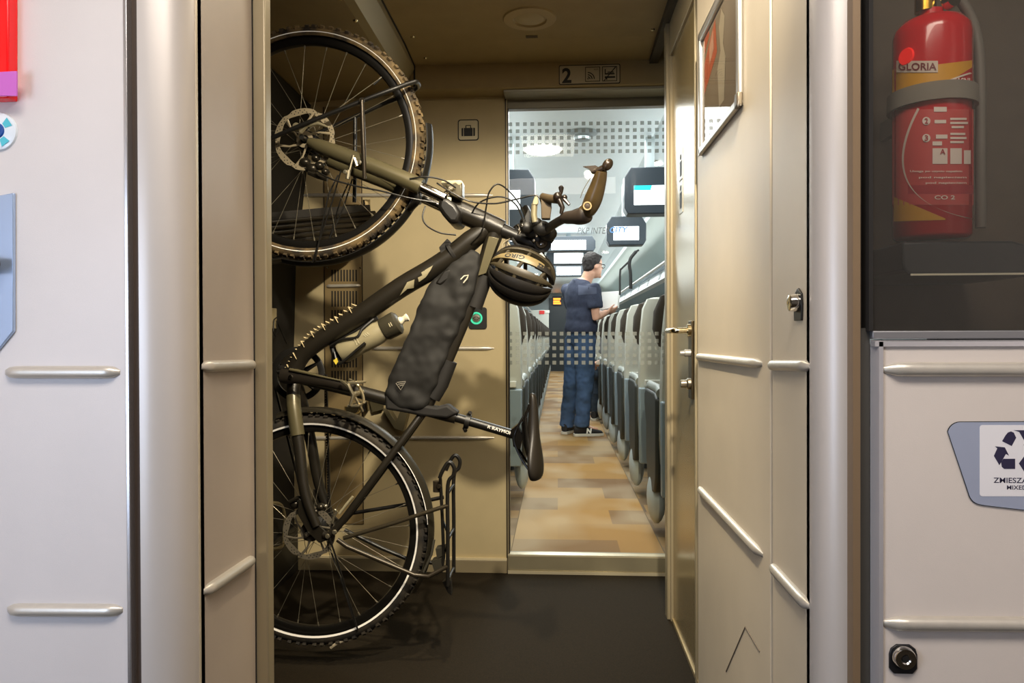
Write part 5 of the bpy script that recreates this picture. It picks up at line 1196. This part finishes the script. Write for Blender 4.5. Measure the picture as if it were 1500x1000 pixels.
obj('seat_cushion', loft(MB(), [(s0_+z, .34, hx, hy) for z, hx, hy in ((.36,.19,.2),(.39,.205,.225),(.45,.205,.23),(.475,.195,.215))]), CUSH, st0)
for s_ in (-1, 1):
    x0, x1 = s_*.2, s_*.245
    obj('side_panel', MB().prism([(x0, y, s0_+z) for y, z in ((.0,.66),(.06,.685),(.38,.685),(.43,.66),(.43,.60),(.36,.5),(.36,.34),(.30,.24),(.18,.19),(.06,.22),(.0,.3))], (x1 - x0, 0, 0)), mat('charcoal seat side', '2b2e2a', .5), st0, bevel=.012)  # side colour darkened to hold the shade between the seat rows
    obj('armrest_pad', MB().tube([(s_*.222, .0, s0_+.685), (s_*.222, .05, s0_+.70), (s_*.222, .36, s0_+.70), (s_*.222, .42, s0_+.68)], .024, 12, flat=.8), mat('grey armrest pad', '8f938c', .5), st0)
    obj('side_foot', MB().ell((s_*.215, .2, s0_+.17), .045, .11, .13, 16, 10), mat('pale seat foot', 'b3bdc0', .4), st0)
obj('back_band', MB().box((-.2, -.125, s0_+.665), (.2, -.07, s0_+.70)).box((-.05, -.128, s0_+.672), (.05, -.12, s0_+.69)), mat('pale back band', 'c8c6ba', .4), st0, bevel=.004)
obj('back_pocket', MB().prism([(x, y, s0_+z) for x, y, z in ((-.232,-.118,.655),(.232,-.118,.655),(.225,-.08,.22),(-.225,-.08,.22))], (0,.06,0)), LOW, st0, bevel=.008)
obj('pedestal', loft(MB(), [(s0_+z, .2, hx, hy) for z, hx, hy in ((.0,.12,.09),(.03,.11,.08),(.06,.04,.035),(.3,.04,.035),(.36,.16,.12))]), mat('dark pedestal', '3a3f42', .5, .3), st0)
ordn = ['first', 'second', 'third', 'fourth', 'fifth', 'sixth', 'seventh', 'eighth', 'ninth', 'tenth', 'eleventh', 'twelfth', 'thirteenth', 'fourteenth', 'fifteenth', 'sixteenth', 'seventeenth']
first = True
for s_, nm, cx, ys in ((1, 'right', .69, [3.42 + .9*k for k in range(17)]), (-1, 'left', -.43, [4.2 + .9*k for k in range(16)])):
    for k, y in enumerate(ys):
        o = st0 if first else copy_tree(st0); first = False
        o.location = (cx, y, SF)
        o['label'] = 'grey shell train seat, %s from the glass door on the %s side of the aisle' % (ordn[k], nm); o['group'] = 'aisle seats on the %s' % nm
# shift parts: seat meshes were built round the world origin at floor height
for me in {c.data for c in st0.children}:
    pass
# ---- end door, sign, cabinet
ed = struct('door_3', MB().box((SX - .36, SE_Y - .03, SF), (SX + .36, SE_Y - .001, 2.02)), mat('dark end door', '2c3438', .4))
sg = obj('destination_display', MB().box((Xx(809,19.9), SE_Y - .12, Z(447,19.9)), (Xx(823,19.9), SE_Y + .001, Z(434,19.9))), mat('black display', '14161a', .4)); tag(sg, 'small black display with orange characters above the far end of the aisle', 'display')
m_ = MB(); 
for (y0, y1, l) in ((436.5,439,(810.5,821)), (440,442.5,(810.5,820)), (443,445.5,(810.5,821.5))): m_.box((Xx(l[0],19.86), SE_Y - .124, Z(y1,19.86)), (Xx(l[1],19.86), SE_Y - .119, Z(y0,19.86)))
obj('orange_characters', m_, mat('lit orange', 'ff8a20', .4, emit=3), sg)
cb_ = obj('end_cabinet', MB().box((-.75, 18.9, SF), (-.23, 19.6, 1.66)), mat('cream cabinet', 'd3d4c8', .5), bevel=.01); tag(cb_, 'pale cabinet at the far end of the left seats with a red notice', 'cabinet')
a = P(794, 457, 18.89); obj('red_notice', MB().box((a.x - .07, 18.886, a.z - .05), (a.x + .06, 18.9, a.z + .04)), mat('red notice', 'c8322c', .4, emit=.3), cb_); obj('white_notice', MB().box((a.x + .08, 18.886, a.z - .02), (a.x + .19, 18.9, a.z + .05)), WHITE, cb_)  # red notice gets some emission to read bright, though no lamp
# strap hanging from the luggage rack
sp2 = obj('hanging_strap', MB().tube(spline([P(x, y, 5.4) for x, y in ((908,432),(908.5,398),(911,393),(922,382),(930,370),(936,366))], 5), .007, 8, flat=.5).tube(spline([P(x, y, 5.38) for x, y in ((924,423),(923.5,400),(922,388),(924,378),(932,368))], 5), [.012]*21, 8, flat=.5), mat('black strap', '1c1a1a', .6)); tag(sp2, 'black bag strap hanging from the right luggage rack', 'strap')
# ================================================================== THE STANDING MAN
MY = 7.1
def M(px, py, dy=0): return P(px, py, MY + dy)
SKIN = mat('warm skin', 'd9a488', .5, 0, .04, 40); SHIRT = mat('navy marl cotton', '2f3447', .85, 0, .12, 70); JEAN = mat('blue denim', '42597b', .85, 0, 0, 5, .2, 300, col2='33475f'); HAIR = mat('dark brown hair', '1c120d', .7, 0, .3, 120, .4, 300)
man = thing('person', 'standing man in navy shirt and blue jeans reading white papers in the aisle', 'person', (P(850,630,MY).x, MY, SF))
f_ = Vector((.86,.51,0)); rr_ = Vector((.51,-.86,0)); up_ = Vector((0,0,1))
hd_c = M(868.5, 389, .0)
Rm = Matrix((f_, -rr_, up_)).transposed()
tilt = Rm @ Matrix.Rotation(.22, 3, 'Y')
bd_ = MB()
bd_.ell(hd_c + up_*.02, .095, .074, .098, 20, 14, tilt); bd_.ell(hd_c + f_*.03 - up_*.05, .062, .056, .072, 16, 10, tilt)
bd_.ell(hd_c + f_*.098 - up_*.022, .018, .012, .022, 10, 8, tilt); bd_.ell(hd_c + f_*.075 - up_*.10, .022, .024, .018, 10, 8)
bd_.ell(hd_c + rr_*.074 - f_*.008 - up_*.012, .018, .012, .03, 10, 8, tilt); bd_.ell(hd_c - rr_*.074 - f_*.008 - up_*.012, .018, .012, .03, 10, 8, tilt)
bd_.tube([hd_c - f_*.03 - up_*.05, M(858,412), M(852,420)], [.056,.058,.075], 14)
chest, belly, pelv = M(849,436), M(851,466), M(851,492)
def slab(mb, c, w, d, h, R=Rm): mb.ell(c, d, w, h, 20, 12, R)
slab(bd_, chest, .175, .105, .19); slab(bd_, belly, .15, .105, .18); slab(bd_, pelv, .155, .11, .14)
shR, shL = M(870, 424, -.16), M(832, 424, .16)
elR, wrR = M(873, 465, -.17), M(889, 457, -.02)
elL, wrL = M(842, 464, .22), M(880, 458, .22)
for a, b, c in ((shR, elR, wrR), (shL, elL, wrL)):
    bd_.tube([chest.lerp(a, .5), a, a.lerp(b, .5), b, b.lerp(c, .4), c], [.05,.052,.046,.04,.038,.027], 12)
def hand(mb, wr, d, n, side):
    """palm and five bent fingers; d along the hand, n out of the palm, side towards the thumb"""
    d = d.normalized(); n = n.normalized(); s_ = n.cross(d).normalized() * side
    pc = wr + d*.05
    mb.ell(pc, .05, .04, .016, 12, 8, Matrix((d, s_, n)).transposed())
    for k, L in enumerate((.062, .072, .068, .052)):
        b0_ = wr + d*.085 + s_*(.028 - .019*k)
        mb.tube([b0_, b0_ + d*L*.45 + n*.008, b0_ + d*L*.75 + n*.026, b0_ + d*L*.8 + n*.044], [.0095,.009,.008,.007], 8)
    t0_ = wr + d*.025 + s_*.03
    mb.tube([t0_, t0_ + s_*.028 + d*.025 + n*.004, t0_ + s_*.035 + d*.055 + n*.012], [.012,.010,.008], 8)
hand(bd_, wrR, Vector((.8,.5,.2)), Vector((-.4,.6,.6)), -1); hand(bd_, wrL, Vector((.9,.0,.2)), Vector((0,-.6,.6)), 1)
hipR, hipL = M(857, 500, -.06), M(843, 500, .07)
knR, anR = M(857, 562, -.06), M(852, 618, -.08); knL, anL = M(838, 562, .06), M(830, 617, .1)
for h_, k, a in ((hipR, knR, anR), (hipL, knL, anL)): bd_.tube([h_, h_.lerp(k, .5), k, k.lerp(a, .35), a], [.085,.073,.056,.055,.038], 14)
ft = ((anR, Vector((.97,.22,0))), (anL, Vector((.35,.94,0))))
for a, d in ft: bd_.tube([a, a + d*.03 - up_*.05, a + d*.16 - up_*.075], [.03,.024,.018], 12)
obj('body', None, SKIN, man, me=organic(bd_, .0085, 4, name='body', origin=man.location), ang=180)
# shirt
s__ = MB()
slab(s__, chest, .19, .122, .2); slab(s__, belly, .182, .132, .22); slab(s__, M(851,480), .192, .148, .14)
s__.tube([chest + up_*.1, M(852,418)], [.12,.075], 16)
for a, b in ((shR, elR), (shL, elL)): s__.tube([chest.lerp(a, .4) + up_*.02, a, a.lerp(b, .35), a.lerp(b, .68)], [.075,.078,.072,.074], 14)
s_me = organic(s__, .011, 12, .006, 13, 'shirt', man.location)
# cut the hem, the neckline and the sleeves clean
bm = bmesh.new(); bm.from_mesh(s_me)
bmesh.ops.bisect_plane(bm, geom=bm.verts[:] + bm.edges[:] + bm.faces[:], plane_co=M(851,487) - man.location, plane_no=(0,0,-1), clear_outer=True)
bmesh.ops.bisect_plane(bm, geom=bm.verts[:] + bm.edges[:] + bm.faces[:], plane_co=M(855,412.5) - man.location, plane_no=(.3,.15,1), clear_outer=True)
bm.to_mesh(s_me); bm.free()
obj('shirt', None, SHIRT, man, me=s_me, ang=180)
yk = MB(); yk_p = [M(x, y, -.115 - .03*(x-847)/30 - .0) for x, y in ((847,417),(862,420),(875,423),(874,429),(862,434),(848,432))]
# shoulder patch follows the shirt by shrinkwrapping its corners outwards
pch = MB(); g = 8; pts = []
for i in range(g+1):
    for j in range(g+1):
        u, v = i/g, j/g; x = 847 + 27*u; y = (417 + 4*u) + (15 - 6*u)*v
        d = ray(x, y).normalized(); best = None
        pts.append((x, y))
from mathutils.bvhtree import BVHTree
bvh = BVHTree.FromPolygons([v.co + man.location for v in s_me.vertices], [tuple(p.vertices) for p in s_me.polygons])
vs = []
for x, y in pts:
    d = ray(x, y).normalized(); h = bvh.ray_cast(CAM, d)
    vs.append((h[0] - d*.003) if h[0] else P(x, y, MY - .1))
pch.add(vs, [(i*(g+1)+j, i*(g+1)+j+1, (i+1)*(g+1)+j+1, (i+1)*(g+1)+j) for i in range(g) for j in range(g)])
obj('shoulder_patch', pch, mat('faded grey navy cotton', '4a4e60', .85), man)
# jeans
j_ = MB(); slab(j_, pelv, .17, .128, .15)
for h_, k, a in ((hipR, knR, anR), (hipL, knL, anL)): j_.tube([pelv.lerp(h_, .7), h_, h_.lerp(k, .5), k, k.lerp(a, .5), a - up_*.045], [.1,.108,.096,.084,.075,.072], 16)
obj('jeans', None, JEAN, man, me=organic(j_, .0085, 5, .009, 14, 'jeans', man.location), ang=180)
BLKS = mat('black suede shoe', '1d1b1c', .7); SOLE = mat('pale shoe sole', 'cfc8b8', .6)
for a, d in ft:
    d = d.normalized(); sd_ = Vector((d.y, -d.x, 0)); base = Vector((a.x, a.y, SF)) - d*.07
    up1 = MB(); vs = []; n = 16; L = .275
    prof = [(0,.030,.03,.10),(.08,.038,.033,.115),(.25,.040,.035,.12),(.42,.040,.038,.10),(.62,.044,.045,.075),(.82,.044,.042,.06),(.95,.036,.03,.05),(1,.02,.02,.035)]
    for t, w0, w1, h_ in prof:
        for k in range(n):
            q_ = 2*PI*k/n; c_, s2 = math.cos(q_), math.sin(q_)
            vs.append(base + d*(t*L) + sd_*(w0*c_) + up_*(.022 + (h_ - .022)*.5*(1 + s2)))
    up1.add(vs, [(i*n+k, i*n+(k+1) % n, (i+1)*n+(k+1) % n, (i+1)*n+k) for i in range(len(prof)-1) for k in range(n)] + [tuple(range(n)), tuple((len(prof)-1)*n+k for k in range(n))])
    so = obj('shoe', up1, BLKS, man)
    ol = [(-.01,.02),(.0,.034),(.1,.041),(.17,.046),(.24,.04),(.28,.02),(.285,0)]
    ring_ = [base + d*t + sd_*w for t, w in ol] + [base + d*t - sd_*w for t, w in ol[-2::-1]]
    obj('sole', MB().prism([v + up_*.001 for v in ring_], (0,0,.026)), SOLE, so, bevel=.003)
    if d.x > .8:
        obj('letter_mark', MB().text('N', .05, base + d*.13 + sd_*.046 + up_*.055, d, up_ - sd_*.12, bold=.06, shear=.15, width=.055), WHITE, so, smooth=False)
        obj('laces', MB().tube([base + d*(.12+.012*k) + sd_*(.02*(1 if k % 2 else -1)) + up_*(.112 - .006*k) for k in range(6)], .003, 5), WHITE, so)
# hair and glasses
hr = MB(); hr.ell(hd_c + up_*.04 - f_*.012, .102, .083, .092, 20, 14, tilt); hr.ell(hd_c - f_*.045 + up_*.0, .058, .072, .075, 16, 10, tilt); hr.ell(hd_c + up_*.075 + f_*.05, .055, .06, .035, 14, 8, tilt)
hme = organic(hr, .007, 3, .006, 45, 'hair', man.location)
bm = bmesh.new(); bm.from_mesh(hme); o_ = man.location
bmesh.ops.bisect_plane(bm, geom=bm.verts[:] + bm.edges[:] + bm.faces[:], plane_co=hd_c + f_*.03 + up_*.035 - o_, plane_no=Vector((f_.x*.75, f_.y*.75, -.66)), clear_outer=True)
bm.to_mesh(hme); bm.free()
obj('hair', None, HAIR, man, me=hme, ang=180)
eye = hd_c + f_*.085 + up_*.004
gm = MB()
for s_ in (1, -1):
    c = eye + rr_*(.034*s_) + f_*.012 - up_*.008
    gm.tube([c + (rr_*math.cos(t)*.027 + up_*math.sin(t)*.019) for t in [2*PI*k/16 for k in range(16)]], .0025, 6, closed=True)
    gm.tube([c + rr_*(s_*.027) + up_*.006, hd_c + rr_*(s_*.08) + f_*.02 + up_*.018, hd_c + rr_*(s_*.079) - f_*.02 + up_*.012], .0032, 6)
gm.tube([eye + rr_*.008 + f_*.012, eye - rr_*.008 + f_*.012], .0025, 6)
obj('glasses', gm, INK, man)
em = MB()
for s_ in (1,-1): em.ell(eye + rr_*(.032*s_) - f_*.003 - up_*.006, .012, .012, .009, 10, 8)
obj('eyes', em, mat('eye white', 'e6ded6', .3), man)
# papers in his hand
pp = MB(); a = [M(880,428,.10), M(907,426,.06), M(905,449,.04), M(879,454,.08)]
pp.prism(a, Vector((-.004,-.006,.001)))
pap = obj('paper_sheets', pp, mat('white paper', 'fffdf8', .6), smooth=False); tag(pap, 'white sheets of paper held up by the standing man', 'paper')
pp2 = MB().prism([v + Vector((.012,.012,-.012)) for v in a], Vector((-.002,-.004,0))); obj('second_sheet', pp2, mat('white paper', 'fffdf8', .6), pap, smooth=False)
# ================================================================== THE SEATED PASSENGER behind him
QY = 8.35
def Q(px, py, dy=0): return P(px, py, QY + dy)
ps = thing('person', 'seated passenger behind the standing man, one jeans leg and black shoe in the aisle', 'person', (.70, 7.95, SF))
pv = Vector((.69, 8.04, SF + .55)); ch2 = Vector((.69, 7.97, SF + .78)); hh = Vector((.70, 8.02, SF + 1.07))
b2 = MB(); b2.ell(hh, .075, .095, .11); b2.tube([hh - up_*.06, ch2 + up_*.2], [.052,.06], 12); b2.ell(ch2, .18, .11, .24); b2.ell(pv, .17, .12, .14)
b2.ell(hh + Vector((0,.095,-.02)), .012, .018, .022, 8, 6)
k1, a1 = Q(872,548), Q(871,603, .02); k2, a2 = Vector((.74, 8.42, SF + .5)), Vector((.74, 8.45, SF + .1))
for s_, k, a in ((-1, k1, a1), (1, k2, a2)): b2.tube([pv + Vector((s_*.09,0,0)), k, k.lerp(a, .4), a, a + Vector((-.02,.1,-.06))], [.08,.06,.055,.04,.03], 12)
e1, w1 = Vector((.50, 8.0, SF + .66)), Q(871.5, 533, -.12); e2, w2 = Vector((.9, 8.0, SF + .66)), Vector((.78, 8.22, SF + .64))
for s_, e, w in ((-1, e1, w1), (1, e2, w2)): b2.tube([ch2 + Vector((s_*.17,0,.15)), e, e.lerp(w,.5), w], [.05,.042,.038,.028], 12)
hand(b2, w1, Vector((-.1,.5,-.85)), Vector((.3,.8,.2)), 1); hand(b2, w2, Vector((-.2,.9,-.1)), Vector((0,.1,-1)), 1)
obj('body', None, SKIN, ps, me=organic(b2, .009, 4, name='body', origin=ps.location), ang=180)
j2 = MB(); j2.ell(pv, .18, .13, .13)
for s_, k, a in ((-1, k1, a1), (1, k2, a2)): j2.tube([pv + Vector((s_*.09,.02,0)), k, k.lerp(a,.5), a], [.092,.076,.07,.062], 14)
obj('jeans', None, mat('dark denim', '2c3846', .85), ps, me=organic(j2, .009, 5, .006, 14, 'jeans', ps.location), ang=180)
t2 = MB(); t2.ell(ch2, .195, .125, .25); t2.ell(pv + up_*.1, .185, .13, .12)
for s_, e, w in ((-1, e1, w1), (1, e2, w2)): t2.tube([ch2 + Vector((s_*.1,0,.17)), ch2 + Vector((s_*.18,0,.13)), (ch2 + Vector((s_*.18,0,.13))).lerp(e,.6)], [.075,.07,.066], 12)
obj('sweater', None, mat('grey knit', '6b6a6a', .9), ps, me=organic(t2, .009, 5, .006, 14, 'sweater', ps.location), ang=180)
h2 = MB().ell(hh + Vector((0,-.02,.035)), .085, .098, .1); obj('hair', None, HAIR, ps, me=organic(h2, .008, 3, .006, 40, 'hair', ps.location), ang=180)
for a, d in ((a1, Vector((.25,.95,0)).normalized()), (a2, Vector((0,1,0)))):
    sd_ = Vector((d.y,-d.x,0)); base = Vector((a.x, a.y, SF)) - d*.07; m_ = MB(); vs = []
    for t, w0, w1_, h_ in prof:
        for k in range(n):
            q_ = 2*PI*k/n; vs.append(base + d*(t*.27) + sd_*(w0*math.cos(q_)) + up_*(.022 + (h_ - .022)*.5*(1 + math.sin(q_))))
    m_.add(vs, [(i*n+k, i*n+(k+1) % n, (i+1)*n+(k+1) % n, (i+1)*n+k) for i in range(len(prof)-1) for k in range(n)] + [tuple(range(n)), tuple((len(prof)-1)*n+k for k in range(n))])
    so = obj('shoe', m_, BLKS, ps)
    ring_ = [base + d*t + sd_*w for t, w in ol] + [base + d*t - sd_*w for t, w in ol[-2::-1]]
    obj('sole', MB().prism([v + up_*.001 for v in ring_], (0,0,.024)), SOLE, so, bevel=.003)
    obj('laces', MB().tube([base + d*(.1+.012*k) + sd_*(.022*(1 if k % 2 else -1)) + up_*(.118 - .006*k) for k in range(6)], .004, 5), WHITE, so)
# ================================================================== the rest of the vestibule round the camera, and the light
VB = -1.25
struct('wall_rear', MB().box((-1.4, VB - .05, 0), (1.4, VB, 2.3)), mat('dark rear wall', '55504a', .5), smooth=False)
struct('wall_side_left', MB().box((-1.44, VB, 0), (-1.4, FL, 2.3)), PANEL, smooth=False)
struct('wall_side_right', MB().box((1.4, VB, 0), (1.44, FL, 2.3)), PANEL, smooth=False)
struct('ceiling_vestibule', MB().box((-1.4, VB, 2.25), (1.4, 1.2, 2.3)), PANEL, smooth=False)
area('vestibule_light', (.0, .15, 2.23), (.0, .3, 0), 1.5, .5, 35, (1, .92, .84))
spot('vestibule_spot', (.24, .66, 2.22), (-.35, 3.11, .65), 230, 58, .7, .035, (1, .88, .67))
area('vestibule_daylight_left', (-1.36, -.1, .9), (-.3, .9, .5), .7, .9, 17, (.56, .72, 1))
spot('corridor_spot', (-.14, 1.40, 2.11), (-.15, 2.3, 0), 105, 76, .8, .035, (1, .86, .62))
area('corridor_panel_light', (-.05, 1.95, 2.10), (-.05, 1.95, 0), .3, .5, 6.5, (1, .88, .68))  # added fill to brighten the right corridor wall, not a ceiling fitting
for k in range(5):
    y = 4.6 + 3.3*k
    area('saloon_light', (SX, y, 2.12), (SX, y, 0), .7, 2.6, 48, (.95, .98, 1))
for s_, nm in ((-1, 'left'), (1, 'right')):
    area('cove_light_' + nm, (SX + s_*.8, 9.6, 1.72), (SX - s_*.05, 9.6, 2.16), 12, .12, 42, (.93, .98, 1))  # added uplights that brighten the saloon ceiling, no visible fittings there
w = bpy.data.worlds.new('world'); bpy.context.scene.world = w; w.use_nodes = True
w.node_tree.nodes['Background'].inputs[0].default_value = (.9, .85, .78, 1); w.node_tree.nodes['Background'].inputs[1].default_value = .03
sc_ = bpy.context.scene
sc_.view_settings.view_transform = 'Standard'; sc_.view_settings.look = 'None'; sc_.view_settings.exposure = 0
sc_.cycles.use_denoising = True; sc_.cycles.caustics_reflective = False; sc_.cycles.caustics_refractive = False
sc_.cycles.max_bounces = 10; sc_.cycles.transparent_max_bounces = 24
sc_.cycles.sample_clamp_indirect = 6
